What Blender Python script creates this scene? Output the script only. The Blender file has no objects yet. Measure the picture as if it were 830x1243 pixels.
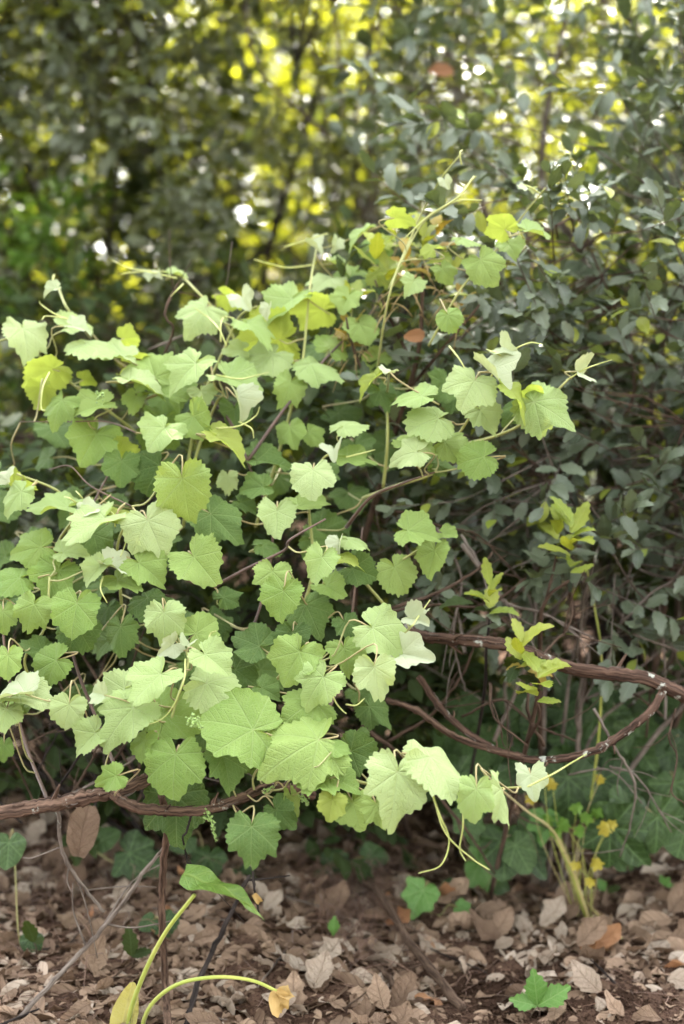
import bpy, math, random
import numpy as np
from mathutils import Vector, Matrix

rng = random.Random(11)
npr = np.random.RandomState(7)
scene = bpy.context.scene
col = scene.collection

# ------------------------------------------------------------------ camera
PITCH = math.radians(8.0)
CAM_Z = 0.95
W0, H0, FPX = 830.0, 1243.0, 1726.0
cam = bpy.data.cameras.new('camera')
cam.sensor_fit = 'VERTICAL'; cam.sensor_height = 36.0; cam.sensor_width = 36.0; cam.lens = 50.0
cam.clip_start = 0.05; cam.clip_end = 600
cam.dof.use_dof = True; cam.dof.focus_distance = 1.77; cam.dof.aperture_fstop = 2.6
cam_o = bpy.data.objects.new('camera', cam); col.objects.link(cam_o)
cam_o.location = (0, 0, CAM_Z); cam_o.rotation_euler = (math.pi / 2 - PITCH, 0, 0)
scene.camera = cam_o
RIGHT = Vector((1, 0, 0))
UP = Vector((0, math.sin(PITCH), math.cos(PITCH)))
BACK = Vector((0, -math.cos(PITCH), math.sin(PITCH)))
CAM = Vector((0, 0, CAM_Z))

def P(px, py, d):
    """a point of the place: where it shows in the photograph and how far off it stands"""
    return CAM + RIGHT * ((px - W0 / 2) / FPX * d) + UP * (-(py - H0 / 2) / FPX * d) - BACK * d

def proj(v):
    q = Vector(v) - CAM
    d = -q.dot(BACK)
    if d < 0.05: return (-9999, -9999, d)
    return (W0 / 2 + q.dot(RIGHT) / d * FPX, H0 / 2 - q.dot(UP) / d * FPX, d)

# ------------------------------------------------------------------ sky, sun, exposure
SUN_AZ, SUN_EL = math.radians(20), math.radians(45)
world = bpy.data.worlds.new('World'); scene.world = world; world.use_nodes = True
nt = world.node_tree
sky = nt.nodes.new('ShaderNodeTexSky'); sky.sky_type = 'NISHITA'; sky.sun_disc = False
sky.sun_elevation = SUN_EL; sky.sun_rotation = SUN_AZ
sky.air_density = 1.0; sky.dust_density = 2.0; sky.ozone_density = 0.6
hs = nt.nodes.new('ShaderNodeHueSaturation'); hs.inputs['Saturation'].default_value = 0.15
nt.links.new(sky.outputs[0], hs.inputs['Color'])
nt.links.new(hs.outputs[0], nt.nodes['Background'].inputs[0])
nt.nodes['Background'].inputs[1].default_value = 0.15
sl = bpy.data.lights.new('sun', 'SUN'); sl.energy = 2.8; sl.angle = math.radians(0.6); sl.color = (1, 0.93, 0.82)
sun_o = bpy.data.objects.new('sun', sl); col.objects.link(sun_o)
sd = Vector((math.sin(SUN_AZ) * math.cos(SUN_EL), math.cos(SUN_AZ) * math.cos(SUN_EL), math.sin(SUN_EL)))
sun_o.rotation_euler = sd.to_track_quat('Z', 'Y').to_euler()
sun_o.location = (2, 6, 8)
vs = scene.view_settings
vs.view_transform = 'Standard'; vs.look = 'None'; vs.gamma = 1.0; vs.exposure = 3.92
vs.use_curve_mapping = False
scene.cycles.use_denoising = True
scene.cycles.max_bounces = 5; scene.cycles.diffuse_bounces = 3; scene.cycles.glossy_bounces = 2
scene.cycles.transmission_bounces = 3; scene.cycles.caustics_reflective = False
scene.cycles.sample_clamp_indirect = 8.0

# ------------------------------------------------------------------ materials
def nodes_of(m):
    m.use_nodes = True
    nt = m.node_tree; nt.nodes.clear()
    return nt, nt.nodes.new, nt.links.new

def leaf_mat(name, ca, cb, trans, tf=0.35, rough=0.5, spec=0.3, vein=None, vein_amt=0.5, bump=0.25, spot=None, spot_amt=0.0, sec=8.0, speck=0.0):
    """ca/cb: two colours the leaves range between; trans: colour of light coming through"""
    m = bpy.data.materials.new(name); nt, N, L = nodes_of(m)
    out = N('ShaderNodeOutputMaterial')
    oi = N('ShaderNodeObjectInfo'); geo = N('ShaderNodeNewGeometry')
    add = N('ShaderNodeMath'); add.operation = 'ADD'; L(oi.outputs['Random'], add.inputs[0]); L(geo.outputs['Random Per Island'], add.inputs[1])
    fr = N('ShaderNodeMath'); fr.operation = 'FRACT'; L(add.outputs[0], fr.inputs[0])
    tc = N('ShaderNodeTexCoord')
    nz = N('ShaderNodeTexNoise'); nz.inputs['Scale'].default_value = 2.2 if vein else 25.0; nz.inputs['Detail'].default_value = 4
    L(tc.outputs['Object'], nz.inputs['Vector'])
    f2 = N('ShaderNodeMath'); f2.operation = 'MULTIPLY_ADD'; L(nz.outputs[0], f2.inputs[0]); f2.inputs[1].default_value = 0.7
    f2b = N('ShaderNodeMath'); f2b.operation = 'MULTIPLY_ADD'; L(fr.outputs[0], f2b.inputs[0]); f2b.inputs[1].default_value = 0.75; f2b.inputs[2].default_value = -0.22
    L(f2b.outputs[0], f2.inputs[2]); f2.use_clamp = True
    mix = N('ShaderNodeMix'); mix.data_type = 'RGBA'; mix.inputs[6].default_value = (*ca, 1); mix.inputs[7].default_value = (*cb, 1)
    L(f2.outputs[0], mix.inputs[0])
    colour = mix.outputs[2]
    tcol = None
    height = None
    if vein:
        uv = N('ShaderNodeUVMap'); uv.uv_map = 'UVMap'
        sx = N('ShaderNodeSeparateXYZ'); L(uv.outputs[0], sx.inputs[0])
        ab = N('ShaderNodeMath'); ab.operation = 'ABSOLUTE'; L(sx.outputs[1], ab.inputs[0])
        mr = N('ShaderNodeMapRange'); L(ab.outputs[0], mr.inputs[0]); mr.inputs[1].default_value = 0.004; mr.inputs[2].default_value = 0.022; mr.inputs[3].default_value = 1; mr.inputs[4].default_value = 0
        # side veins leave the main vein at an angle
        k = N('ShaderNodeMath'); k.operation = 'MULTIPLY_ADD'; L(ab.outputs[0], k.inputs[0]); k.inputs[1].default_value = -0.85; L(sx.outputs[0], k.inputs[2])
        k2 = N('ShaderNodeMath'); k2.operation = 'MULTIPLY'; L(k.outputs[0], k2.inputs[0]); k2.inputs[1].default_value = sec
        k3 = N('ShaderNodeMath'); k3.operation = 'PINGPONG'; L(k2.outputs[0], k3.inputs[0]); k3.inputs[1].default_value = 0.5
        mr2 = N('ShaderNodeMapRange'); L(k3.outputs[0], mr2.inputs[0]); mr2.inputs[1].default_value = 0.02; mr2.inputs[2].default_value = 0.14; mr2.inputs[3].default_value = 0.6; mr2.inputs[4].default_value = 0
        vo = N('ShaderNodeTexVoronoi'); vo.feature = 'DISTANCE_TO_EDGE'; vo.inputs['Scale'].default_value = 17.0; L(tc.outputs['Object'], vo.inputs['Vector'])
        mr3 = N('ShaderNodeMapRange'); L(vo.outputs['Distance'], mr3.inputs[0]); mr3.inputs[1].default_value = 0.0; mr3.inputs[2].default_value = 0.12; mr3.inputs[3].default_value = 0.42; mr3.inputs[4].default_value = 0
        mx = N('ShaderNodeMath'); mx.operation = 'MAXIMUM'; L(mr.outputs[0], mx.inputs[0]); L(mr2.outputs[0], mx.inputs[1])
        mx2 = N('ShaderNodeMath'); mx2.operation = 'MAXIMUM'; L(mx.outputs[0], mx2.inputs[0]); L(mr3.outputs[0], mx2.inputs[1])
        va = N('ShaderNodeMath'); va.operation = 'MULTIPLY'; L(mx2.outputs[0], va.inputs[0]); va.inputs[1].default_value = vein_amt
        m2 = N('ShaderNodeMix'); m2.data_type = 'RGBA'; L(va.outputs[0], m2.inputs[0]); L(colour, m2.inputs[6]); m2.inputs[7].default_value = (*vein, 1)
        colour = m2.outputs[2]
        height = mx2.outputs[0]
    if spot:
        n3 = N('ShaderNodeTexNoise'); n3.inputs['Scale'].default_value = 9.0; n3.inputs['Detail'].default_value = 6; n3.inputs['Roughness'].default_value = 0.7
        L(tc.outputs['Object'], n3.inputs['Vector'])
        r3 = N('ShaderNodeMapRange'); L(n3.outputs[0], r3.inputs[0]); r3.inputs[1].default_value = 0.56; r3.inputs[2].default_value = 0.72; r3.inputs[3].default_value = 0; r3.inputs[4].default_value = spot_amt
        m3 = N('ShaderNodeMix'); m3.data_type = 'RGBA'; L(r3.outputs[0], m3.inputs[0]); L(colour, m3.inputs[6]); m3.inputs[7].default_value = (*spot, 1)
        colour = m3.outputs[2]
    if speck:
        n5 = N('ShaderNodeTexNoise'); n5.noise_dimensions = '4D'; n5.inputs['Scale'].default_value = 13; n5.inputs['Detail'].default_value = 2; L(tc.outputs['Object'], n5.inputs['Vector'])
        w5 = N('ShaderNodeMath'); w5.operation = 'MULTIPLY'; L(oi.outputs['Random'], w5.inputs[0]); w5.inputs[1].default_value = 50; L(w5.outputs[0], n5.inputs['W'])
        r5 = N('ShaderNodeMapRange'); L(n5.outputs[0], r5.inputs[0]); r5.inputs[1].default_value = 0.735; r5.inputs[2].default_value = 0.765; r5.inputs[3].default_value = 0; r5.inputs[4].default_value = speck
        m5 = N('ShaderNodeMix'); m5.data_type = 'RGBA'; L(r5.outputs[0], m5.inputs[0]); L(colour, m5.inputs[6]); m5.inputs[7].default_value = (0.13, 0.075, 0.03, 1)
        colour = m5.outputs[2]
    pr = N('ShaderNodeBsdfPrincipled'); L(colour, pr.inputs['Base Color'])
    pr.inputs['Roughness'].default_value = rough; pr.inputs['Specular IOR Level'].default_value = spec
    tr = N('ShaderNodeBsdfTranslucent')
    m4 = N('ShaderNodeMix'); m4.data_type = 'RGBA'; m4.inputs[0].default_value = 0.25; m4.inputs[6].default_value = (*trans, 1); L(colour, m4.inputs[7])
    L(m4.outputs[2], tr.inputs['Color'])
    if bump and height is not None:
        n4 = N('ShaderNodeTexNoise'); n4.inputs['Scale'].default_value = 26; n4.inputs['Detail'].default_value = 5; L(tc.outputs['Object'], n4.inputs['Vector'])
        hh = N('ShaderNodeMath'); hh.operation = 'MULTIPLY_ADD'; L(n4.outputs[0], hh.inputs[0]); hh.inputs[1].default_value = 0.5
        hn = N('ShaderNodeMath'); hn.operation = 'MULTIPLY'; L(height, hn.inputs[0]); hn.inputs[1].default_value = -1.0
        L(hn.outputs[0], hh.inputs[2])
        bp = N('ShaderNodeBump'); bp.inputs['Strength'].default_value = bump; bp.inputs['Distance'].default_value = 0.0035
        L(hh.outputs[0], bp.inputs['Height']); L(bp.outputs[0], pr.inputs['Normal']); L(bp.outputs[0], tr.inputs['Normal'])
    ms = N('ShaderNodeMixShader'); ms.inputs[0].default_value = tf
    L(pr.outputs[0], ms.inputs[1]); L(tr.outputs[0], ms.inputs[2]); L(ms.outputs[0], out.inputs[0])
    return m

def bark_mat(name, ca, cb, fine=60.0, stretch=0.12, bump=0.6, lichen=0.0, rough=0.85, lich_col=(0.42, 0.44, 0.38), flake=0.0):
    m = bpy.data.materials.new(name); nt, N, L = nodes_of(m)
    out = N('ShaderNodeOutputMaterial'); pr = N('ShaderNodeBsdfPrincipled'); L(pr.outputs[0], out.inputs[0])
    pr.inputs['Roughness'].default_value = rough; pr.inputs['Specular IOR Level'].default_value = 0.08
    uv = N('ShaderNodeUVMap'); uv.uv_map = 'UVMap'
    mp = N('ShaderNodeMapping'); mp.inputs['Scale'].default_value = (1.0, stretch, 1.0); L(uv.outputs[0], mp.inputs[0])
    nz = N('ShaderNodeTexNoise'); nz.inputs['Scale'].default_value = fine; nz.inputs['Detail'].default_value = 6; nz.inputs['Roughness'].default_value = 0.65; nz.inputs['Distortion'].default_value = 0.4
    L(mp.outputs[0], nz.inputs['Vector'])
    cr = N('ShaderNodeMapRange'); L(nz.outputs[0], cr.inputs[0]); cr.inputs[1].default_value = 0.36; cr.inputs[2].default_value = 0.66
    mx = N('ShaderNodeMix'); mx.data_type = 'RGBA'; L(cr.outputs[0], mx.inputs[0]); mx.inputs[6].default_value = (*ca, 1); mx.inputs[7].default_value = (*cb, 1)
    colour = mx.outputs[2]
    if lichen > 0:
        tc = N('ShaderNodeTexCoord')
        l1 = N('ShaderNodeTexNoise'); l1.inputs['Scale'].default_value = 45; l1.inputs['Detail'].default_value = 5; l1.inputs['Roughness'].default_value = 0.7; L(tc.outputs['Object'], l1.inputs['Vector'])
        l2 = N('ShaderNodeMapRange'); L(l1.outputs[0], l2.inputs[0]); l2.inputs[1].default_value = 0.66 - 0.2 * lichen; l2.inputs[2].default_value = 0.72 - 0.2 * lichen
        m2 = N('ShaderNodeMix'); m2.data_type = 'RGBA'; L(l2.outputs[0], m2.inputs[0]); L(colour, m2.inputs[6]); m2.inputs[7].default_value = (*lich_col, 1)
        colour = m2.outputs[2]
    L(colour, pr.inputs['Base Color'])
    bp = N('ShaderNodeBump'); bp.inputs['Strength'].default_value = bump; bp.inputs['Distance'].default_value = 0.003
    L(nz.outputs[0], bp.inputs['Height']); L(bp.outputs[0], pr.inputs['Normal'])
    return m

def stem_mat(name, ca, cb, tf=0.0, rough=0.5):
    m = bpy.data.materials.new(name); nt, N, L = nodes_of(m)
    out = N('ShaderNodeOutputMaterial'); pr = N('ShaderNodeBsdfPrincipled')
    uv = N('ShaderNodeTexCoord'); nz = N('ShaderNodeTexNoise'); nz.inputs['Scale'].default_value = 14; nz.inputs['Detail'].default_value = 3
    L(uv.outputs['Object'], nz.inputs['Vector'])
    cr = N('ShaderNodeMapRange'); L(nz.outputs[0], cr.inputs[0]); cr.inputs[1].default_value = 0.35; cr.inputs[2].default_value = 0.65
    mx = N('ShaderNodeMix'); mx.data_type = 'RGBA'; L(cr.outputs[0], mx.inputs[0]); mx.inputs[6].default_value = (*ca, 1); mx.inputs[7].default_value = (*cb, 1)
    L(mx.outputs[2], pr.inputs['Base Color']); pr.inputs['Roughness'].default_value = rough
    pr.inputs['Subsurface Weight'].default_value = 0.0
    pr.inputs['Sheen Weight'].default_value = 0.15
    L(pr.outputs[0], out.inputs[0])
    return m

def soil_mat():
    m = bpy.data.materials.new('forest_soil'); nt, N, L = nodes_of(m)
    out = N('ShaderNodeOutputMaterial'); pr = N('ShaderNodeBsdfPrincipled'); L(pr.outputs[0], out.inputs[0])
    tc = N('ShaderNodeTexCoord')
    a = N('ShaderNodeTexNoise'); a.inputs['Scale'].default_value = 6; a.inputs['Detail'].default_value = 8; a.inputs['Roughness'].default_value = 0.7; L(tc.outputs['Object'], a.inputs['Vector'])
    b = N('ShaderNodeTexNoise'); b.inputs['Scale'].default_value = 130; b.inputs['Detail'].default_value = 6; b.inputs['Roughness'].default_value = 0.75; L(tc.outputs['Object'], b.inputs['Vector'])
    ad = N('ShaderNodeMath'); ad.operation = 'ADD'; L(a.outputs[0], ad.inputs[0]); L(b.outputs[0], ad.inputs[1])
    rp = N('ShaderNodeValToRGB'); L(ad.outputs[0], rp.inputs[0])
    e = rp.color_ramp.elements; e[0].position = 0.75; e[0].color = (0.022, 0.012, 0.009, 1); e[1].position = 1.25; e[1].color = (0.15, 0.090, 0.062, 1)
    e2 = rp.color_ramp.elements.new(1.0); e2.color = (0.050, 0.028, 0.018, 1)
    mr = N('ShaderNodeMath'); mr.operation = 'MULTIPLY'; L(ad.outputs[0], mr.inputs[0]); mr.inputs[1].default_value = 0.5
    for x in list(rp.inputs[0].links): nt.links.remove(x)
    for x in e: x.position *= 0.5
    L(mr.outputs[0], rp.inputs[0])
    L(rp.outputs[0], pr.inputs['Base Color']); pr.inputs['Roughness'].default_value = 0.95; pr.inputs['Specular IOR Level'].default_value = 0.1
    bp = N('ShaderNodeBump'); bp.inputs['Strength'].default_value = 0.9; bp.inputs['Distance'].default_value = 0.006
    L(b.outputs[0], bp.inputs['Height']); L(bp.outputs[0], pr.inputs['Normal'])
    return m

M = {}
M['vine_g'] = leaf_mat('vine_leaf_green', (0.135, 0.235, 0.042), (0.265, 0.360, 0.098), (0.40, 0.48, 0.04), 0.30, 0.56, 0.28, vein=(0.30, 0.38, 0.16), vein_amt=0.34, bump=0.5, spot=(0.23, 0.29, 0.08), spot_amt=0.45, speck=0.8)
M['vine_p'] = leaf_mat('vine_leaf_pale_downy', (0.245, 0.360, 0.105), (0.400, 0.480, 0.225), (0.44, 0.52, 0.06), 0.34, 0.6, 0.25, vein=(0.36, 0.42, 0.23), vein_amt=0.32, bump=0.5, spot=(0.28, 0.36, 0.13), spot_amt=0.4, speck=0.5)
M['vine_d'] = leaf_mat('vine_leaf_mature_shaded', (0.038, 0.085, 0.015), (0.105, 0.180, 0.038), (0.26, 0.36, 0.03), 0.22, 0.5, 0.28, vein=(0.24, 0.31, 0.12), vein_amt=0.32, bump=0.5, spot=(0.17, 0.21, 0.05), spot_amt=0.5, speck=0.9)  # older leaves, darkened further: shade inside the vine is put into the colour
M['vine_y'] = leaf_mat('vine_leaf_yellow_backlit', (0.25, 0.32, 0.060), (0.34, 0.40, 0.095), (0.50, 0.60, 0.070), 0.52, 0.6, 0.2, vein=(0.34, 0.38, 0.12), vein_amt=0.5, bump=0.4)  # yellow of young leaves, plus the backlit glow put into the colour
M['vine_w'] = leaf_mat('vine_leaf_unfolding', (0.36, 0.43, 0.25), (0.48, 0.52, 0.36), (0.42, 0.46, 0.12), 0.32, 0.8, 0.15, vein=(0.5, 0.55, 0.35), vein_amt=0.4, bump=0.4)
M['ivy'] = leaf_mat('ivy_leaf', (0.010, 0.028, 0.005), (0.036, 0.072, 0.013), (0.10, 0.16, 0.02), 0.10, 0.38, 0.3, vein=(0.14, 0.23, 0.085), vein_amt=0.6, bump=0.3, sec=5)
M['ivy_light'] = leaf_mat('ivy_leaf_light', (0.060, 0.165, 0.026), (0.100, 0.220, 0.040), (0.16, 0.30, 0.03), 0.22, 0.4, 0.4, vein=(0.21, 0.33, 0.11), vein_amt=0.6, bump=0.3, sec=5)
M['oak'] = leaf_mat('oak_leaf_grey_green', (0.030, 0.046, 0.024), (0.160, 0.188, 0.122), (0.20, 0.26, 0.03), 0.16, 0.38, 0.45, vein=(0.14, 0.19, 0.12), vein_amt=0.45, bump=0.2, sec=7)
M['oak_dark'] = leaf_mat('oak_leaf_dark', (0.010, 0.022, 0.006), (0.038, 0.056, 0.018), (0.22, 0.26, 0.02), 0.18, 0.6, 0.10, vein=(0.09, 0.14, 0.06), vein_amt=0.4, bump=0.2, sec=7)  # colour lowered so the shade inside the hedge is painted into it
M['oak_young'] = leaf_mat('oak_leaf_new_yellow', (0.15, 0.24, 0.028), (0.30, 0.335, 0.048), (0.46, 0.46, 0.02), 0.38, 0.38, 0.4, vein=(0.42, 0.44, 0.10), vein_amt=0.5, bump=0.3, sec=7)
M['oak_bronze'] = leaf_mat('oak_leaf_new_bronze', (0.30, 0.19, 0.045), (0.36, 0.30, 0.060), (0.50, 0.32, 0.03), 0.35, 0.45, 0.3)
M['shrub_olive'] = leaf_mat('shrub_leaf_olive', (0.028, 0.040, 0.010), (0.140, 0.145, 0.050), (0.40, 0.43, 0.02), 0.28, 0.45, 0.35)
M['shrub_grey'] = leaf_mat('shrub_leaf_glossy_grey', (0.030, 0.042, 0.018), (0.155, 0.170, 0.100), (0.26, 0.32, 0.03), 0.20, 0.42, 0.4)
M['shrub_bright'] = leaf_mat('shrub_leaf_fresh', (0.09, 0.20, 0.030), (0.15, 0.28, 0.045), (0.26, 0.40, 0.03), 0.35, 0.45, 0.35)
M['tree_far'] = leaf_mat('tree_leaf_sunlit', (0.085, 0.120, 0.022), (0.150, 0.170, 0.035), (0.58, 0.58, 0.02), 0.55, 0.5, 0.25)
M['dead'] = leaf_mat('dead_leaf_brown', (0.100, 0.058, 0.036), (0.46, 0.325, 0.225), (0.22, 0.12, 0.05), 0.12, 0.7, 0.2, vein=(0.13, 0.08, 0.055), vein_amt=0.5, bump=0.8, spot=(0.09, 0.055, 0.038), spot_amt=0.6, sec=6)
M['dead_pale'] = leaf_mat('dead_leaf_pale', (0.38, 0.285, 0.210), (0.56, 0.47, 0.38), (0.3, 0.2, 0.1), 0.12, 0.7, 0.25, vein=(0.22, 0.15, 0.10), vein_amt=0.5, bump=0.8, spot=(0.16, 0.10, 0.07), spot_amt=0.7, sec=6)
M['dead_orange'] = leaf_mat('dead_leaf_rusty', (0.36, 0.17, 0.085), (0.46, 0.25, 0.13), (0.5, 0.22, 0.06), 0.2, 0.65, 0.25, vein=(0.28, 0.15, 0.08), vein_amt=0.4, bump=0.5, spot=(0.16, 0.08, 0.05), spot_amt=0.5, sec=6)
M['wilt_yellow'] = leaf_mat('wilted_leaf_yellow', (0.50, 0.46, 0.14), (0.58, 0.52, 0.20), (0.6, 0.5, 0.06), 0.3, 0.5, 0.3, vein=(0.6, 0.56, 0.3), vein_amt=0.4, bump=0.3)
M['wilt_tan'] = leaf_mat('wilted_leaf_tan', (0.52, 0.34, 0.12), (0.58, 0.42, 0.19), (0.6, 0.4, 0.1), 0.25, 0.6, 0.3, vein=(0.42, 0.26, 0.1), vein_amt=0.5, bump=0.4)
M['arum'] = leaf_mat('arum_leaf', (0.085, 0.180, 0.030), (0.17, 0.26, 0.045), (0.28, 0.36, 0.03), 0.22, 0.4, 0.4, vein=(0.28, 0.36, 0.08), vein_amt=0.4, bump=0.3)
M['sorrel_yellow'] = leaf_mat('sorrel_leaf_yellow', (0.38, 0.31, 0.035), (0.46, 0.40, 0.07), (0.6, 0.45, 0.03), 0.3, 0.5, 0.3)
M['sorrel'] = leaf_mat('sorrel_leaf', (0.09, 0.20, 0.025), (0.16, 0.28, 0.045), (0.25, 0.38, 0.03), 0.3, 0.5, 0.3)
M['catkin'] = stem_mat('oak_catkin', (0.26, 0.17, 0.06), (0.38, 0.28, 0.11), rough=0.8)
M['cane'] = bark_mat('vine_cane_bark', (0.020, 0.012, 0.009), (0.205, 0.130, 0.092), 170, 0.10, 1.0, lichen=0.10)
M['cane_l'] = bark_mat('vine_cane_lichened_bark', (0.016, 0.010, 0.008), (0.150, 0.092, 0.066), 170, 0.10, 1.0, lichen=0.34)
M['cane_red'] = stem_mat('vine_red_cane', (0.050, 0.026, 0.017), (0.115, 0.060, 0.036), rough=0.55)
M['shoot'] = stem_mat('vine_green_shoot', (0.24, 0.26, 0.06), (0.32, 0.33, 0.10))
M['petiole'] = stem_mat('vine_petiole', (0.30, 0.22, 0.09), (0.32, 0.33, 0.12))
M['tendril'] = stem_mat('vine_tendril', (0.38, 0.42, 0.10), (0.48, 0.50, 0.17))
M['bud'] = stem_mat('vine_flower_bud', (0.16, 0.26, 0.05), (0.24, 0.36, 0.08))
M['stalk_y'] = stem_mat('yellowing_stalk', (0.30, 0.36, 0.05), (0.42, 0.44, 0.09))
M['stalk_tan'] = stem_mat('drying_stalk', (0.36, 0.30, 0.10), (0.46, 0.38, 0.16))
M['twig'] = bark_mat('twig_bark', (0.035, 0.022, 0.016), (0.145, 0.098, 0.070), 120, 0.2, 0.5)
M['twig_grey'] = bark_mat('twig_grey_bark', (0.085, 0.066, 0.055), (0.27, 0.225, 0.19), 120, 0.2, 0.4, lichen=0.08)
M['twig_dark'] = bark_mat('twig_dark_bark', (0.016, 0.013, 0.012), (0.062, 0.050, 0.045), 120, 0.2, 0.5)
M['branch_lichen'] = bark_mat('branch_lichen_bark', (0.05, 0.038, 0.028), (0.15, 0.12, 0.092), 60, 0.3, 0.7, lichen=0.42)
M['bark'] = bark_mat('tree_bark', (0.012, 0.009, 0.007), (0.048, 0.037, 0.028), 40, 0.25, 0.9, lichen=0.15)
M['rootlet'] = stem_mat('dry_rootlet', (0.10, 0.050, 0.030), (0.25, 0.14, 0.09), rough=0.85)
M['soil'] = soil_mat()

# ------------------------------------------------------------------ mesh helpers
class MB:
    def __init__(s): s.v = []; s.f = []; s.uv = []
    def tube(s, pts, rads, seg=6, cap=True, bumpy=0.0, r=None, ridge=0.0):
        pts = [Vector(p) for p in pts]; n = len(pts); b = len(s.v)
        t0 = (pts[1] - pts[0]).normalized()
        a = t0.orthogonal().normalized()
        L = 0.0; Ls = []
        for i, p in enumerate(pts):
            t = (pts[min(i + 1, n - 1)] - pts[max(i - 1, 0)])
            if t.length < 1e-9: t = t0.copy()
            t.normalize(); a = (a - t * a.dot(t))
            if a.length < 1e-6: a = t.orthogonal()
            a.normalize(); c = t.cross(a)
            if i: L += (p - pts[i - 1]).length
            Ls.append(L)
            for k in range(seg):
                th = 2 * math.pi * k / seg
                rr = rads[i] * (1 + (bumpy * (r or rng).uniform(-1, 1) if bumpy else 0) + (ridge * (math.sin(3 * th + L * 30) + 0.8 * math.sin(7 * th - L * 22 + 1)) if ridge else 0))
                s.v.append(p + (a * math.cos(th) + c * math.sin(th)) * rr)
        rm = max(rads)
        for i in range(n - 1):
            for k in range(seg):
                k2 = (k + 1) % seg
                s.f.append((b + i * seg + k, b + i * seg + k2, b + (i + 1) * seg + k2, b + (i + 1) * seg + k))
                u0 = k / seg * 6.28 * rm; u1 = (k + 1) / seg * 6.28 * rm
                s.uv.append(((u0, Ls[i]), (u1, Ls[i]), (u1, Ls[i + 1]), (u0, Ls[i + 1])))
        if cap:
            for i, sg in ((0, -1), (n - 1, 1)):
                q = len(s.v); s.v.append(pts[i] + (pts[i] - pts[i - sg] if False else Vector((0, 0, 0))))
                for k in range(seg):
                    k2 = (k + 1) % seg; x, y = b + i * seg + k, b + i * seg + k2
                    s.f.append((y, x, q) if sg < 0 else (x, y, q)); s.uv.append(((0, Ls[i]), (0.01, Ls[i]), (0.005, Ls[i])))
    def ball(s, c, r, k=1):
        b = len(s.v); c = Vector(c)
        for d in ((1,0,0),(-1,0,0),(0,1,0),(0,-1,0),(0,0,1),(0,0,-1)): s.v.append(c + Vector(d) * r)
        for f in ((0,2,4),(2,1,4),(1,3,4),(3,0,4),(2,0,5),(1,2,5),(3,1,5),(0,3,5)):
            s.f.append(tuple(b + i for i in f)); s.uv.append(((0,0),(1,0),(0,1)))
    def mesh(s, name, mat, smooth=True):
        me = bpy.data.meshes.new(name); me.from_pydata([tuple(v) for v in s.v], [], s.f)
        ul = me.uv_layers.new(name='UVMap'); flat = [c for f in s.uv for p in f for c in p]
        ul.data.foreach_set('uv', flat)
        if smooth: me.polygons.foreach_set('use_smooth', [True] * len(me.polygons))
        me.materials.append(mat); me.update()
        return me

def spline(pts, n=8):
    pts = [Vector(p) for p in pts]
    if len(pts) < 3: return [pts[0].lerp(pts[-1], i / n) for i in range(n + 1)]
    q = [pts[0] * 2 - pts[1]] + pts + [pts[-1] * 2 - pts[-2]]
    out = []
    for i in range(1, len(q) - 2):
        p0, p1, p2, p3 = q[i - 1:i + 3]
        for k in range(n):
            t = k / n
            out.append(0.5 * ((2 * p1) + (p2 - p0) * t + (2 * p0 - 5 * p1 + 4 * p2 - p3) * t * t + (3 * p1 - p0 - 3 * p2 + p3) * t ** 3))
    out.append(pts[-1].copy())
    return out

def lerps(a, b, n): return [a + (b - a) * i / (n - 1) for i in range(n)]

WM = {}
def link(o, world=None, parent=None):
    col.objects.link(o)
    world = world if world is not None else Matrix.Identity(4)
    WM[o.name] = world
    if parent is not None:
        o.parent = parent; o.matrix_basis = WM[parent.name].inverted() @ world
    else: o.matrix_basis = world
    return o

def obj(name, me, world=None, parent=None): return link(bpy.data.objects.new(name, me), world, parent)

def tag(o, label, cat, group=None, kind=None):
    if label: o['label'] = label
    if cat: o['category'] = cat
    if group: o['group'] = group
    if kind: o['kind'] = kind
    return o

def thing(name, label, cat, loc, group=None):
    e = bpy.data.objects.new(name, None); e.empty_display_size = 0.05
    link(e, Matrix.Translation(Vector(loc)))
    return tag(e, label, cat, group)

def local_tube(name, pts, rads, mat, parent, seg=6, bumpy=0.0, ridge=0.0):
    """a tube object with its origin at its first point"""
    o0 = Vector(pts[0]); mb = MB(); mb.tube([Vector(p) - o0 for p in pts], rads, seg, True, bumpy, None, ridge)
    return obj(name, mb.mesh(name, mat), Matrix.Translation(o0), parent)

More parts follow.
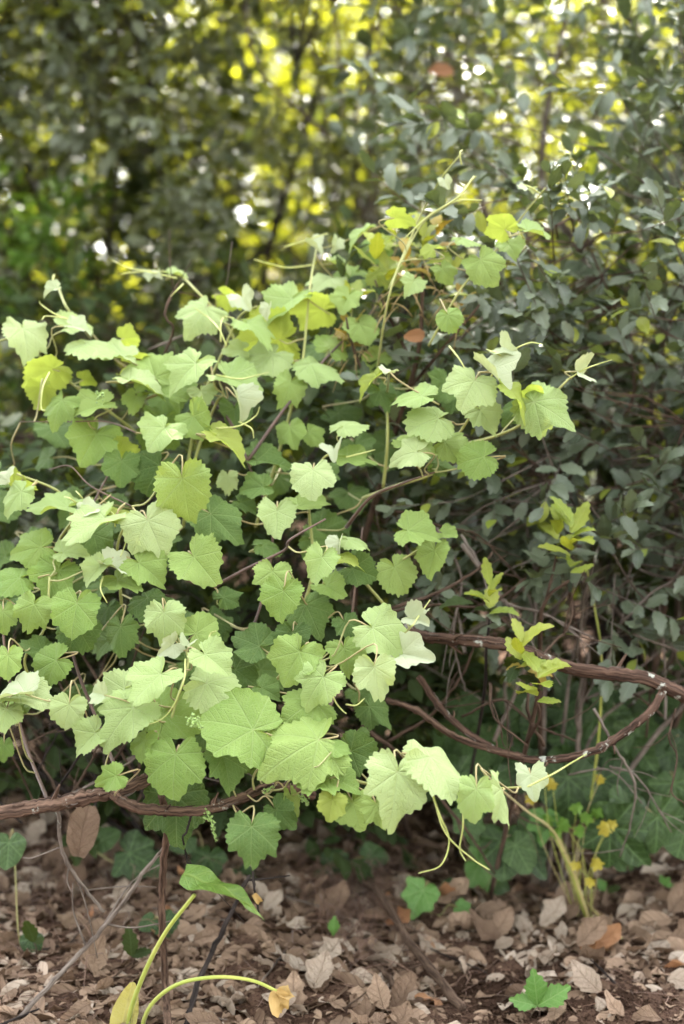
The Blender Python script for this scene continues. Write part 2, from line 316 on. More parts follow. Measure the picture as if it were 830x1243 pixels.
# ---- leaf blades
def polar_leaf(name, ctrl, veins, mat, teeth=0, tooth=0.05, seed=0, npts=112, rings=(0.16, 0.36, 0.56, 0.74, 0.89, 1.0),
               cup=0.1, fold=0.0, droop=0.0, wave=0.04, quilt=0.014):
    r = random.Random(seed)
    A = [c[0] for c in ctrl]; R = [c[1] for c in ctrl]
    asym = [r.uniform(0.93, 1.07) for _ in range(2)]
    jit = [[x * r.uniform(0.90, 1.09) for x in R] for _ in range(2)]
    ph = [r.uniform(0, 6.28) for _ in range(6)]
    tj = [r.uniform(0.6, 1.3) for _ in range(60)]
    def rad(th):
        s = 0 if th >= 0 else 1; a = abs(math.degrees(th))
        rr = np.interp(a, A, jit[s]) * (1 + (asym[s] - 1) * min(1, a / 40))
        if teeth and a < 166:
            x = a / 166 * teeth; k = int(x); fx = x - k
            amp = tooth * tj[(k + 13 * s) % 60] * (1.0 if a < 150 else 0.5)
            rr += amp * ((fx / 0.62) if fx < 0.62 else (1 - fx) / 0.38) - amp * 0.5
        return rr
    va = [math.radians(v) for v in veins]
    verts = [(0, 0, 0)]; ang = []
    for i in range(npts):
        ang.append(-math.pi + 2 * math.pi * (i + 0.5) / npts)
    def zf(x, y, th, q):
        d = math.hypot(x, y)
        z = -cup * d * d + fold * abs(x) - droop * max(0, y) ** 2 * (1 if y > 0 else 0.4)
        z += wave * q ** 3 * (math.sin(3 * th + ph[0]) + 0.7 * math.sin(5 * th + ph[1]) + 0.5 * math.sin(8 * th + ph[2]))
        nv = min(abs(math.atan2(math.sin(th - v), math.cos(th - v))) for v in va)
        z += quilt * min(1, nv / 0.35) * math.sin(q * math.pi * 0.8)
        z += 0.012 * math.sin(14 * d + ph[3] + 4 * th) * q
        return z
    for q in rings:
        for th in ang:
            rr = rad(th) * q
            # inner rings lose the teeth
            if q < 0.9: 
                s = 0 if th >= 0 else 1
                rr = np.interp(abs(math.degrees(th)), A, jit[s]) * (1 + (asym[s] - 1) * min(1, abs(math.degrees(th)) / 40)) * q
            x, y = rr * math.sin(th), rr * math.cos(th)
            verts.append((x, y, zf(x, y, th, q)))
    faces = []; uvs = []
    def uvof(i, v):
        x, y = verts[i][0], verts[i][1]
        return (x * math.sin(v) + y * math.cos(v), x * math.cos(v) - y * math.sin(v))
    nr = len(rings)
    for i in range(npts - 1):        # the gap at the back is the notch the stalk enters by
        j = i + 1; mid = (ang[i] + ang[j]) / 2
        v = min(va, key=lambda t: abs(math.atan2(math.sin(mid - t), math.cos(mid - t))))
        f = (0, 1 + j, 1 + i); faces.append(f); uvs.append([uvof(a, v) for a in f])
        for k in range(nr - 1):
            b0, b1 = 1 + k * npts, 1 + (k + 1) * npts
            f = (b0 + i, b0 + j, b1 + j, b1 + i); faces.append(f); uvs.append([uvof(a, v) for a in f])
    me = bpy.data.meshes.new(name); me.from_pydata(verts, [], faces)
    ul = me.uv_layers.new(name='UVMap'); ul.data.foreach_set('uv', [c for f in uvs for p in f for c in p])
    me.polygons.foreach_set('use_smooth', [True] * len(me.polygons))
    if mat: me.materials.append(mat)
    me.update()
    return me

def strip_leaf(name, width, mat, n=12, teeth=0, tooth=0.0, fold=0.2, curl=0.0, side=0.0, twist=0.0, wave=0.0, seed=0, across=2):
    """a blade of length 1 along +Y; width: half width at even steps"""
    r = random.Random(seed); ph = [r.uniform(0, 6.28) for _ in range(4)]
    verts = []; uv0 = []
    wx = np.linspace(0, 1, len(width))
    m = across * 2 + 1
    for i in range(n + 1):
        t = i / n; w = float(np.interp(t, wx, width))
        c = Vector((side * math.sin(t * 2.6), 0, 0))
        if abs(curl) > 1e-4: c.y = math.sin(curl * t) / curl; c.z = (math.cos(curl * t) - 1) / curl
        else: c.y = t
        nrm = Vector((0, math.sin(curl * t), math.cos(curl * t)))
        tw = twist * t
        ax = Vector((math.cos(tw), 0, 0)) + nrm * math.sin(tw)
        for k in range(-across, across + 1):
            q = k / across
            ww = w
            if teeth and abs(k) == across and 0 < i < n:
                ww = w + tooth * (0.5 if (i % 2) else -0.5) * r.uniform(0.7, 1.3)
            z = fold * abs(q) * w + wave * (math.sin(t * 9 + ph[0] + (2 if q > 0 else 0)) * abs(q) ** 2 + 0.5 * math.sin(t * 17 + ph[1] + 3 * q)) * min(1, w * 5)
            p = c + ax * (q * ww) + nrm * z
            if teeth and abs(k) == across: p.y += tooth * (0.6 if (i % 2) else 0.0)
            verts.append(p); uv0.append((t, q * w))
    faces = []; uvs = []
    for i in range(n):
        for k in range(m - 1):
            a = i * m + k; f = (a, a + 1, a + m + 1, a + m)
            faces.append(f); uvs.append([uv0[x] for x in f])
    me = bpy.data.meshes.new(name); me.from_pydata([tuple(v) for v in verts], [], faces)
    ul = me.uv_layers.new(name='UVMap'); ul.data.foreach_set('uv', [c for f in uvs for p in f for c in p])
    me.polygons.foreach_set('use_smooth', [True] * len(me.polygons))
    me.materials.append(mat); me.update()
    return me

def frame(pos, apex, normal, s, wide=1.0):
    a = Vector(apex).normalized(); n = Vector(normal); n = (n - a * n.dot(a))
    if n.length < 1e-6: n = a.orthogonal()
    n.normalize(); x = a.cross(n) * wide
    mt = Matrix(((x.x * s, a.x * s, n.x * s, pos[0]), (x.y * s, a.y * s, n.y * s, pos[1]), (x.z * s, a.z * s, n.z * s, pos[2]), (0, 0, 0, 1)))
    return mt

def mass_mesh(name, template, mats4, mat):
    """many copies of a blade joined into one mesh (mats4: N x 4 x 4)"""
    mats4 = np.asarray(mats4, dtype=np.float32); N = len(mats4)
    tv = np.empty(len(template.vertices) * 3, np.float32); template.vertices.foreach_get('co', tv); tv = tv.reshape(-1, 3)
    k = len(tv); hom = np.concatenate([tv, np.ones((k, 1), np.float32)], 1)
    V = np.einsum('nij,kj->nki', mats4[:, :3, :], hom).reshape(-1, 3)
    ls = np.empty(len(template.loops), np.int32); template.loops.foreach_get('vertex_index', ls)
    pt = np.empty(len(template.polygons), np.int32); template.polygons.foreach_get('loop_total', pt)
    tuv = np.empty(len(template.loops) * 2, np.float32); template.uv_layers[0].data.foreach_get('uv', tuv)
    nl = len(ls); npg = len(pt)
    LV = (ls[None, :] + (np.arange(N, dtype=np.int32) * k)[:, None]).ravel()
    PT = np.tile(pt, N); PS = np.concatenate([[0], np.cumsum(PT)[:-1]]).astype(np.int32)
    me = bpy.data.meshes.new(name)
    me.vertices.add(N * k); me.vertices.foreach_set('co', V.ravel().astype(np.float32))
    me.loops.add(N * nl); me.loops.foreach_set('vertex_index', LV.astype(np.int32))
    me.polygons.add(N * npg); me.polygons.foreach_set('loop_start', PS); me.polygons.foreach_set('loop_total', PT)
    me.polygons.foreach_set('use_smooth', np.ones(N * npg, bool))
    ul = me.uv_layers.new(name='UVMap'); ul.data.foreach_set('uv', np.tile(tuv, N))
    me.materials.append(mat); me.update(calc_edges=True); me.validate()
    return me

# ------------------------------------------------------------------ ground
def gz(x, y):
    """height of the ground"""
    z = 0.018 * math.sin(3.1 * x + 1.2 * y) + 0.012 * math.sin(7.3 * x - 5.1 * y + 1) + 0.008 * math.sin(15 * x + 11 * y)
    z += 0.05 * max(0, min(1, (y - 2.3) / 0.8)) + 0.04 * max(0, min(1, (x - 0.2) / 0.5)) * max(0, min(1, (y - 1.9) / 0.5))
    if y > 6: z += 0.05 * (y - 6)
    return z

def build_ground():
    xs = np.concatenate([np.linspace(-150, -6, 12), np.linspace(-5, -1.5, 12), np.linspace(-1.4, 1.4, 150), np.linspace(1.5, 5, 12), np.linspace(6, 150, 12)])
    ys = np.concatenate([np.linspace(-60, -2, 10), np.linspace(-1, 1.5, 12), np.linspace(1.55, 3.4, 110), np.linspace(3.6, 12, 30), np.linspace(14, 300, 20)])
    nr = np.random.RandomState(3)
    v = []
    for y in ys:
        for x in xs:
            near = abs(x) < 1.45 and 1.5 < y < 3.4
            v.append((x, y, min(gz(x, y), 4) + (nr.uniform(-0.004, 0.005) if near else 0)))
    nx = len(xs); f = []
    for j in range(len(ys) - 1):
        for i in range(nx - 1): f.append((j * nx + i, j * nx + i + 1, (j + 1) * nx + i + 1, (j + 1) * nx + i))
    me = bpy.data.meshes.new('ground'); me.from_pydata(v, [], f); me.materials.append(M['soil'])
    me.polygons.foreach_set('use_smooth', [True] * len(me.polygons))
    o = obj('ground', me); o['kind'] = 'structure'
build_ground()

def ground_at(px, py):
    """the ground point that shows at a pixel"""
    d = 1.2
    while d < 6:
        p = P(px, py, d)
        if p.z <= gz(p.x, p.y): return Vector((p.x, p.y, gz(p.x, p.y)))
        d += 0.004
    return p

# ------------------------------------------------------------------ shrubs and trees
OAK_W = [0.02, 0.13, 0.20, 0.23, 0.235, 0.22, 0.18, 0.11, 0.0]
oak_blade = {}
for i in range(4):
    for mk in ('oak', 'oak_dark', 'oak_young', 'oak_bronze', 'shrub_grey', 'shrub_olive'):
        oak_blade[mk, i] = strip_leaf('oak_blade', OAK_W, M[mk], n=10, teeth=1, tooth=0.05, fold=[0.25, 0.4, 0.1, 0.3][i], curl=[0.3, 0.7, -0.3, 0.9][i], side=[0.03, -0.05, 0.02, 0][i], wave=0.02, seed=i, across=1)
lowblade = {mk: strip_leaf('shrub_blade', [0.03, 0.2, 0.25, 0.18, 0.0], M[mk], n=4, fold=0.25, curl=0.5, across=1) for mk in ('oak', 'oak_dark', 'shrub_olive', 'shrub_grey', 'shrub_bright', 'tree_far', 'oak_young', 'oak_bronze')}

def rand_dir(r, up=0.0):
    while True:
        v = Vector((r.uniform(-1, 1), r.uniform(-1, 1), r.uniform(-1, 1)))
        if 0.1 < v.length < 1: break
    v.normalize(); v.z += up
    return v.normalized()

def plant_crown(root, seed, lo, hi, n_sprays, leaf_len, mk, n_single=0, per=(6, 11), trunk=None, limb_r=0.012, dens=None,
                bark='twig', shape='box', spray=0.13, n_limbs=9, second=None, second_share=0.0, detail=False, up=0.35):
    """limbs from the foot to places in the crown, leafy sprays round them; the largest leaves in view as leaf objects of their own"""
    r = random.Random(seed); lo = Vector(lo); hi = Vector(hi); ctr = (lo + hi) / 2; hs = (hi - lo) / 2
    foot = Vector(trunk) if trunk else Vector((ctr.x, ctr.y, 0))
    foot.z = gz(foot.x, foot.y) - 0.03
    # limbs
    limb_pts = []
    for i in range(n_limbs):
        tgt = Vector((r.uniform(lo.x, hi.x), r.uniform(lo.y, hi.y), r.uniform(lo.z + 0.35 * (hi.z - lo.z), hi.z)))
        f = foot + Vector((r.uniform(-1, 1), r.uniform(-1, 1), 0)) * limb_r * 3
        mid = f.lerp(tgt, 0.45) + Vector((r.uniform(-1, 1) * hs.x * 0.25, r.uniform(-1, 1) * hs.y * 0.25, (tgt.z - f.z) * 0.12))
        mid2 = f.lerp(tgt, 0.75) + Vector((r.uniform(-1, 1) * hs.x * 0.2, r.uniform(-1, 1) * hs.y * 0.2, 0))
        pts = spline([f, mid, mid2, tgt], 6)
        rr = limb_r * r.uniform(0.6, 1.3)
        local_tube('limb' if limb_r > 0.03 else 'branch', pts, lerps(rr, rr * 0.25, len(pts)), M[bark], root, 7, 0.08)
        limb_pts += pts[4:]
    lp = np.array([tuple(p) for p in limb_pts])
    mats = []; twig = MB()
    made = 0; tries = 0
    while made < n_sprays and tries < n_sprays * 20:
        tries += 1
        u = Vector((r.uniform(-1, 1), r.uniform(-1, 1), r.uniform(-1, 1)))
        if shape == 'ball' and u.length > 1: continue
        c = ctr + Vector((u.x * hs.x, u.y * hs.y, u.z * hs.z))
        if c.z < gz(c.x, c.y) + 0.03: continue
        if dens is not None:
            g = dens(c)
            if r.random() > g: continue
        made += 1
        k = int(np.argmin(((lp - np.array(c)) ** 2).sum(1))); b = Vector(lp[k])
        d = (c - b); dist = d.length
        d = (d.normalized() + rand_dir(r, up) * 0.9 + Vector((0, -0.35, 0))).normalized()
        tip = c + d * spray
        base = c
        # twig from limb to spray
        if dist < 0.6 and r.random() < 0.7:
            tp = spline([b, b.lerp(c, 0.5) + rand_dir(r) * dist * 0.12, c, tip], 2)
        else: tp = spline([c - d * spray * 0.6, c, tip], 2)
        rt = max(0.0011, limb_r * 0.09)
        twig.tube(tp, lerps(rt * 1.6, rt * 0.5, len(tp)), 3, False)
        m = r.randint(*per)
        for i in range(m):
            t = (i + r.random() * 0.6) / m
            p = base.lerp(tip, t)
            side = rand_dir(r); side = (side - d * side.dot(d)).normalized()
            ap = (side * (1.1 - 0.6 * t) + d * (0.5 + 0.7 * t)).normalized()
            nm = (Vector((0, 0, 1)) + rand_dir(r) * 0.55 + Vector((0, -0.25, 0)))
            mats.append(frame(p, ap, nm, leaf_len * r.uniform(0.65, 1.2)))
    # which ones show largest
    order = []
    for i, mt in enumerate(mats):
        q = mt @ Vector((0, 0.5, 0)); x, y, dd = proj(q)
        if -20 < x < 850 and -20 < y < 1260:
            order.append((mt.col[1].to_3d().length / dd * (1 if True else 0), i))
    order.sort(reverse=True)
    single = set(i for _, i in order[:n_single])
    rest = [m for i, m in enumerate(mats) if i not in single]
    if twig.v:
        o = obj('twigs', twig.mesh('twigs', M[bark]), None, root); o['kind'] = 'stuff'
    if second:
        ns = int(len(rest) * second_share); r.shuffle(rest)
        o = obj('young_foliage', mass_mesh('young_foliage', lowblade[second], [np.array(m) for m in rest[:ns]], M[second]), None, root); o['kind'] = 'stuff'
        rest = rest[ns:]
    if rest:
        tmpl = oak_blade[mk, 0] if detail else lowblade[mk]
        o = obj('foliage', mass_mesh('foliage', tmpl, [np.array(m) for m in rest], M[mk]), None, root); o['kind'] = 'stuff'
    for i in single:
        bl = oak_blade.get((mk, i % 4)) or lowblade[mk]
        obj('leaf', bl, mats[i], root)
    return mats

def lump(scale, seed):
    from mathutils import noise
    off = Vector((seed * 3.7, seed * 1.3, seed * 7.1))
    return lambda c: noise.noise(c * scale + off)

def at_foot(px, d):
    x = (px - W0 / 2) / FPX * d
    return Vector((x, d, 0))

# -- sunlit trees far behind
for i, (x, y, rx, rz, zc, ns, lab) in enumerate([
        (-3.0, 8.4, 2.0, 2.6, 2.6, 1300, 'tall broad sunlit tree beyond the dark shrubs, with a wide spreading crown'),
        (0.6, 7.6, 1.7, 2.4, 2.4, 1050, 'sunlit yellow-green tree glowing through the gaps behind the lichened oak'),
        (3.0, 8.6, 1.9, 2.6, 2.6, 1200, 'sunlit tree with bright leaves behind the grey-leaved oak shrub'),
        (-1.3, 10.5, 2.2, 3.0, 2.9, 1500, 'far sunlit tree seen in specks through the middle of the hedge'),
        (1.8, 12.0, 2.6, 3.2, 3.1, 1700, 'far sunlit tree in the gap between two nearer sunlit crowns'),
        (-4.6, 12.5, 2.8, 3.3, 3.2, 1900, 'farthest sunlit tree behind the broad one')]):
    t = thing('sunlit_tree', lab, 'tree', (x, y, gz(x, y)), 'sunlit trees beyond the shrubs')
    nf = lump(0.9, i)
    plant_crown(t, 100 + i, (x - rx, y - 0.55, zc - rz), (x + rx, y + 0.55, zc + rz), ns, 0.085, 'tree_far', 0, (8, 13), (x, y, 0), 0.014, lambda c: 0.5 + 1.0 * max(0, nf(c)), 'bark', 'ball', 0.3, 10)
mw = []
wr = random.Random(4)
for k in range(26000):
    x, y = wr.uniform(-11, 11), wr.uniform(15.5, 17.5); z = wr.uniform(0.2, 5.6 + 0.8 * math.sin(x * 1.3) + 0.5 * math.sin(x * 3.1))
    mw.append(np.array(frame((x, y, z), rand_dir(wr), rand_dir(wr, 0.6), wr.uniform(0.16, 0.32))))
tag(obj('far_wood', mass_mesh('far_wood', lowblade['tree_far'], mw, M['tree_far'])), 'sunlit yellow-green wood closing the view far behind the trees', 'wood', kind='stuff')
mw = []
for k in range(16000):
    x, y = wr.uniform(-7, 7), wr.uniform(6.3, 14); h = 0.55 + 0.3 * math.sin(x * 2 + y) + 0.2 * math.sin(3.7 * x - 2 * y)
    mw.append(np.array(frame((x, y, gz(x, y) + wr.uniform(0, max(0.1, h))), rand_dir(wr, 0.8), rand_dir(wr), wr.uniform(0.10, 0.24))))
tag(obj('undergrowth', mass_mesh('undergrowth', lowblade['tree_far'], mw, M['tree_far'])), 'sunlit green undergrowth covering the clearing behind the hedge', 'undergrowth', kind='stuff')
# -- oaks added out of view to screen low light, so it falls from above
for i, (x, y, h, lab) in enumerate([(-3.4, -2.6, 5.0, 'added evergreen oak out of view screening low light, with a rounded crown'), (0.3, -3.6, 5.6, 'tall added evergreen oak out of view facing the vine, screening low light'), (3.8, -2.4, 5.0, 'added evergreen oak out of view with a leaning crown, screening low light'),
        (-4.4, 1.0, 4.6, 'added evergreen oak out of view screening light at the shaded end of the hedge'), (4.6, 1.2, 4.6, 'added evergreen oak out of view screening light at the sunny end of the hedge')]):
    t = thing('light_screen_oak', lab, 'tree', (x, y, gz(x, y)), 'added oaks out of view')
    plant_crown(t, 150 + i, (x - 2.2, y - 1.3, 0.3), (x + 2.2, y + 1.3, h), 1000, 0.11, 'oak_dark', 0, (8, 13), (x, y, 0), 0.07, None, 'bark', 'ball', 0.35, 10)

# -- shrub masses: name, label, foot, box, sprays, leaf length, leaf kind, singles, density
def gap_upper(nf, lo=0.35, z0=1.25, z1=1.7):
    """thinner higher up"""
    def g(c):
        k = max(0, min(1, (c.z - z0) / (z1 - z0)))
        n = 0.5 + 1.3 * nf(c)
        return max(0.02, (1 - k) * 1.0 + k * lo * n * 2)
    return g

SH = [
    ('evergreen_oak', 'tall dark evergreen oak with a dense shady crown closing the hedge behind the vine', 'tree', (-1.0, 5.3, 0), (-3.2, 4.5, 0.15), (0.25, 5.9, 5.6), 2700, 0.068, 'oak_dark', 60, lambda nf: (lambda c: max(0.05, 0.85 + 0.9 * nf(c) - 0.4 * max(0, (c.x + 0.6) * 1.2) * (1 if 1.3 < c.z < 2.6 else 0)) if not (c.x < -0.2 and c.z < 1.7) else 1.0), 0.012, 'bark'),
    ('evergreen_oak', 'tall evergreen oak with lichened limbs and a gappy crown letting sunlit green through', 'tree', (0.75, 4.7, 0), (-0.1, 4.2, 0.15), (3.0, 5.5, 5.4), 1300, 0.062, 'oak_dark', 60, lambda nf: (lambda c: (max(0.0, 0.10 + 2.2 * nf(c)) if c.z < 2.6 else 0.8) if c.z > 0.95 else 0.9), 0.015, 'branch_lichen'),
    ('evergreen_oak', 'high leafy oak crown added out of view to keep the sun off the vine', 'tree', (1.9, 4.9, 0), (-0.9, 4.0, 2.75), (3.2, 5.6, 4.9), 1500, 0.085, 'oak_dark', 0, lambda nf: (lambda c: 1.0), 0.016, 'bark'),  # crown above the view, added to block sun falling on the vine
    ('glossy_shrub', 'tall glossy grey-green shrub arching over the dark hollow, its leaves glinting', 'shrub', (-0.55, 3.9, 0), (-1.5, 3.3, 0.75), (0.35, 4.3, 2.75), 1150, 0.052, 'shrub_grey', 170, lambda nf: (lambda c: max(0.04, 0.30 + 1.6 * nf(c)) * (0.06 if (c.x < -0.45 and c.z < 1.35) else 1)), 0.008, 'bark'),
    ('olive_shrub', 'olive-green shrub with small shiny leaves high behind the dark hollow', 'shrub', (-1.4, 4.2, 0), (-2.1, 3.6, 1.35), (-0.35, 4.6, 3.1), 1700, 0.048, 'shrub_olive', 100, lambda nf: (lambda c: max(0.1, 0.45 + 1.4 * nf(c))), 0.008, 'bark'),
    ('olive_shrub', 'olive shrub with yellow-lit leaves filling the top of the hedge between the oaks', 'shrub', (0.1, 3.9, 0), (-0.35, 3.4, 1.25), (0.75, 4.4, 3.0), 520, 0.048, 'shrub_olive', 100, lambda nf: (lambda c: max(0.0, 0.22 + 2.0 * nf(c))), 0.009, 'branch_lichen'),
    ('fresh_green_bush', 'fresh bright green bush standing in the dark hollow under the glossy shrub', 'bush', (-0.95, 4.1, 0), (-1.5, 3.7, 0.72), (-0.74, 4.3, 1.30), 90, 0.055, 'shrub_bright', 80, lambda nf: (lambda c: max(0.0, 0.35 + 1.5 * nf(c))), 0.012, 'twig'),
    ('grey_oak_shrub', 'grey-green oak shrub with toothed leaves and lichened twigs beside the open edge', 'shrub', (0.62, 2.7, 0), (0.14, 2.3, 0.52), (1.4, 2.85, 1.52), 560, 0.046, 'oak', 280, lambda nf: (lambda c: max(0.08, 0.5 + 1.4 * nf(c) + 0.5 * (c.x - 0.4)) * (1 if c.x > 0.28 or c.z > 0.9 else 0.25)), 0.012, 'branch_lichen'),
    ('grey_oak_shrub', 'upper grey-green oak shrub whose leaves hang before the yellow-lit gaps', 'shrub', (0.55, 3.1, 0), (0.06, 2.75, 1.15), (1.6, 3.3, 2.4), 350, 0.052, 'oak', 200, lambda nf: (lambda c: max(0.0, 0.20 + 2.0 * nf(c))), 0.014, 'branch_lichen'),
    ('low_shrub', 'low grey-leaved shrub crouching behind the shoots of the vine on its shaded side', 'shrub', (-0.75, 2.75, 0), (-1.3, 2.45, 0.25), (-0.38, 3.0, 0.80), 230, 0.046, 'shrub_grey', 150, lambda nf: (lambda c: max(0.05, 0.55 + 1.2 * nf(c))), 0.010, 'twig'),
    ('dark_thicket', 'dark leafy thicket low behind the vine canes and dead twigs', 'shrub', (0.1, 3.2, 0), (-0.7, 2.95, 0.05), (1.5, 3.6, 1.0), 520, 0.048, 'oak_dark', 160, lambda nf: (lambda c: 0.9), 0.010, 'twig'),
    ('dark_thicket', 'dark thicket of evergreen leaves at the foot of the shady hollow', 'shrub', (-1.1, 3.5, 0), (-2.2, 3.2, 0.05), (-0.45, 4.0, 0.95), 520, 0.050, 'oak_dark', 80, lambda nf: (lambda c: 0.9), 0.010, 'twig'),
    ('dark_thicket', 'dense black-green thicket added to darken the back of the shady hollow', 'shrub', (-1.2, 4.5, 0), (-2.6, 4.35, 0.2), (-0.25, 4.75, 1.75), 1100, 0.060, 'oak_dark', 40, lambda nf: (lambda c: 1.0), 0.010, 'bark'),  # dark leaves put in to stand for the shade of the hollow
    ('dark_thicket', 'dark low evergreen scrub added to darken the gaps behind the vine leaves', 'shrub', (-0.3, 2.4, 0), (-1.0, 2.22, 0.08), (0.12, 2.7, 0.98), 560, 0.046, 'oak_dark', 120, lambda nf: (lambda c: (1.0 if c.z > 0.25 else 0.5) if c.z < 0.70 + 0.5 * max(0, c.x + 0.5) else 0.0), 0.007, 'twig_dark'),  # put in to make the gaps between vine leaves dark
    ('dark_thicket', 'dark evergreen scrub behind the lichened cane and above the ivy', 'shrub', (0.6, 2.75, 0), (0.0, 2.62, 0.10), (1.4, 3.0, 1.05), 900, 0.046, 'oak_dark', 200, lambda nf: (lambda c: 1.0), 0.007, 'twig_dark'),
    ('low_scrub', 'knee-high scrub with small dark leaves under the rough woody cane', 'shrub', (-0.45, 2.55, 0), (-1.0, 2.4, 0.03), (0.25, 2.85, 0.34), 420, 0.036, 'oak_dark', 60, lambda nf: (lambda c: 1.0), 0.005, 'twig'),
    ('grey_oak_shrub', 'near grey-green oak shrub with small toothed leaves above the thick lichened cane', 'shrub', (0.5, 2.4, 0), (0.12, 2.12, 0.58), (1.0, 2.42, 1.12), 190, 0.042, 'oak', 260, lambda nf: (lambda c: max(0.05, 0.45 + 1.6 * nf(c)) * (1 if c.x > 0.2 else 0.4)), 0.006, 'twig'),
    ('grey_oak_shrub', 'leafy low oak shrub filling the hollow between the vine shoot and the lichened cane', 'shrub', (0.35, 2.3, 0), (0.08, 2.08, 0.42), (0.95, 2.3, 0.80), 170, 0.040, 'oak', 250, lambda nf: (lambda c: max(0.08, 0.5 + 1.3 * nf(c))), 0.005, 'twig_grey'),
]
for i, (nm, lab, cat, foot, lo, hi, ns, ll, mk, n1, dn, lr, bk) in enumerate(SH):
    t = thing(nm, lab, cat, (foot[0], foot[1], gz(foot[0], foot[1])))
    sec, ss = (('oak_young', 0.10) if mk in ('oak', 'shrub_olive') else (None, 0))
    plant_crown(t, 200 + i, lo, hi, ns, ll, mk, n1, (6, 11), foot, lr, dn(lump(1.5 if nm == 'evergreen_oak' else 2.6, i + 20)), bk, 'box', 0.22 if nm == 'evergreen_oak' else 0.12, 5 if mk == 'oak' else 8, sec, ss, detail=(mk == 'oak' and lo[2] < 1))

# ------------------------------------------------------------------ grape vine
VCTRL = [(0, 0.95), (8, 0.92), (18, 0.84), (30, 0.77), (42, 0.79), (52, 0.80), (66, 0.70), (80, 0.65), (96, 0.64), (112, 0.62), (126, 0.57), (140, 0.52), (152, 0.46), (161, 0.36), (168, 0.22), (174, 0.10), (180, 0.03)]
VCTRL2 = [(0, 1.0), (8, 0.94), (18, 0.80), (29, 0.70), (40, 0.76), (50, 0.81), (62, 0.73), (76, 0.64), (92, 0.63), (108, 0.63), (122, 0.57), (138, 0.52), (150, 0.46), (160, 0.34), (167, 0.20), (174, 0.09), (180, 0.03)]
VVEINS = (0, 48, -48, 100, -100, 142, -142)
VS = []
for k, (c, cup, fold, droop, wave) in enumerate([
        (VCTRL, 0.12, 0.10, 0.10, 0.05), (VCTRL2, 0.05, 0.26, 0.25, 0.055), (VCTRL, 0.28, 0.0, 0.12, 0.05), (VCTRL2, 0.14, 0.16, 0.32, 0.06),
        (VCTRL, -0.12, 0.22, 0.28, 0.06), (VCTRL, 0.10, -0.22, 0.20, 0.065), (VCTRL2, 0.30, 0.10, 0.0, 0.05), (VCTRL, 0.0, 0.40, 0.20, 0.06),
        (VCTRL, 0.20, 0.15, 0.35, 0.08), (VCTRL2, -0.15, 0.12, 0.30, 0.07), (VCTRL, 0.06, 0.05, 0.45, 0.06), (VCTRL2, 0.35, -0.10, 0.05, 0.08), (VCTRL, 0.15, 0.32, 0.05, 0.09)]):
    VS.append((c, cup, fold, droop, wave))
vine_mesh = {}
def vine_blade(kind, k):
    if (kind, k) not in vine_mesh:
        if kind == 'w':
            vine_mesh[kind, k] = polar_leaf('vine_blade', VCTRL2, VVEINS, M['vine_w'], 8, 0.07, 50 + k, 80, cup=0.05, fold=[0.7, 1.1, 0.5][k % 3], droop=0.3, wave=0.06)
        else:
            c, cup, fold, droop, wave = VS[k]
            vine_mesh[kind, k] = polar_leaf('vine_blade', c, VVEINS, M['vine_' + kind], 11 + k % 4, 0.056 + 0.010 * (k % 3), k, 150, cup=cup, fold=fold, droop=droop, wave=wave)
    return vine_mesh[kind, k]

TILT = {'F': (0, 0.46, 0.89), 'U': (0, 0.86, 0.50), 'E': (0, 0.965, 0.26), 'L': (-0.55, 0.4, 0.73), 'R': (0.55, 0.4, 0.73), 'B': (0.1, 0.70, -0.70), 'D': (0, 0.0, 1.0), 'M': (0, 0.68, 0.73)}

def vdepth(px, py):
    t = max(0.0, min(1.0, (960 - py) / 640))
    d = 1.70 + 0.38 * t ** 1.15
    if px > 470 and py < 760: d = 1.86 + 0.0002 * max(0, 500 - py)
    if py < 350: d += 0.08
    return d

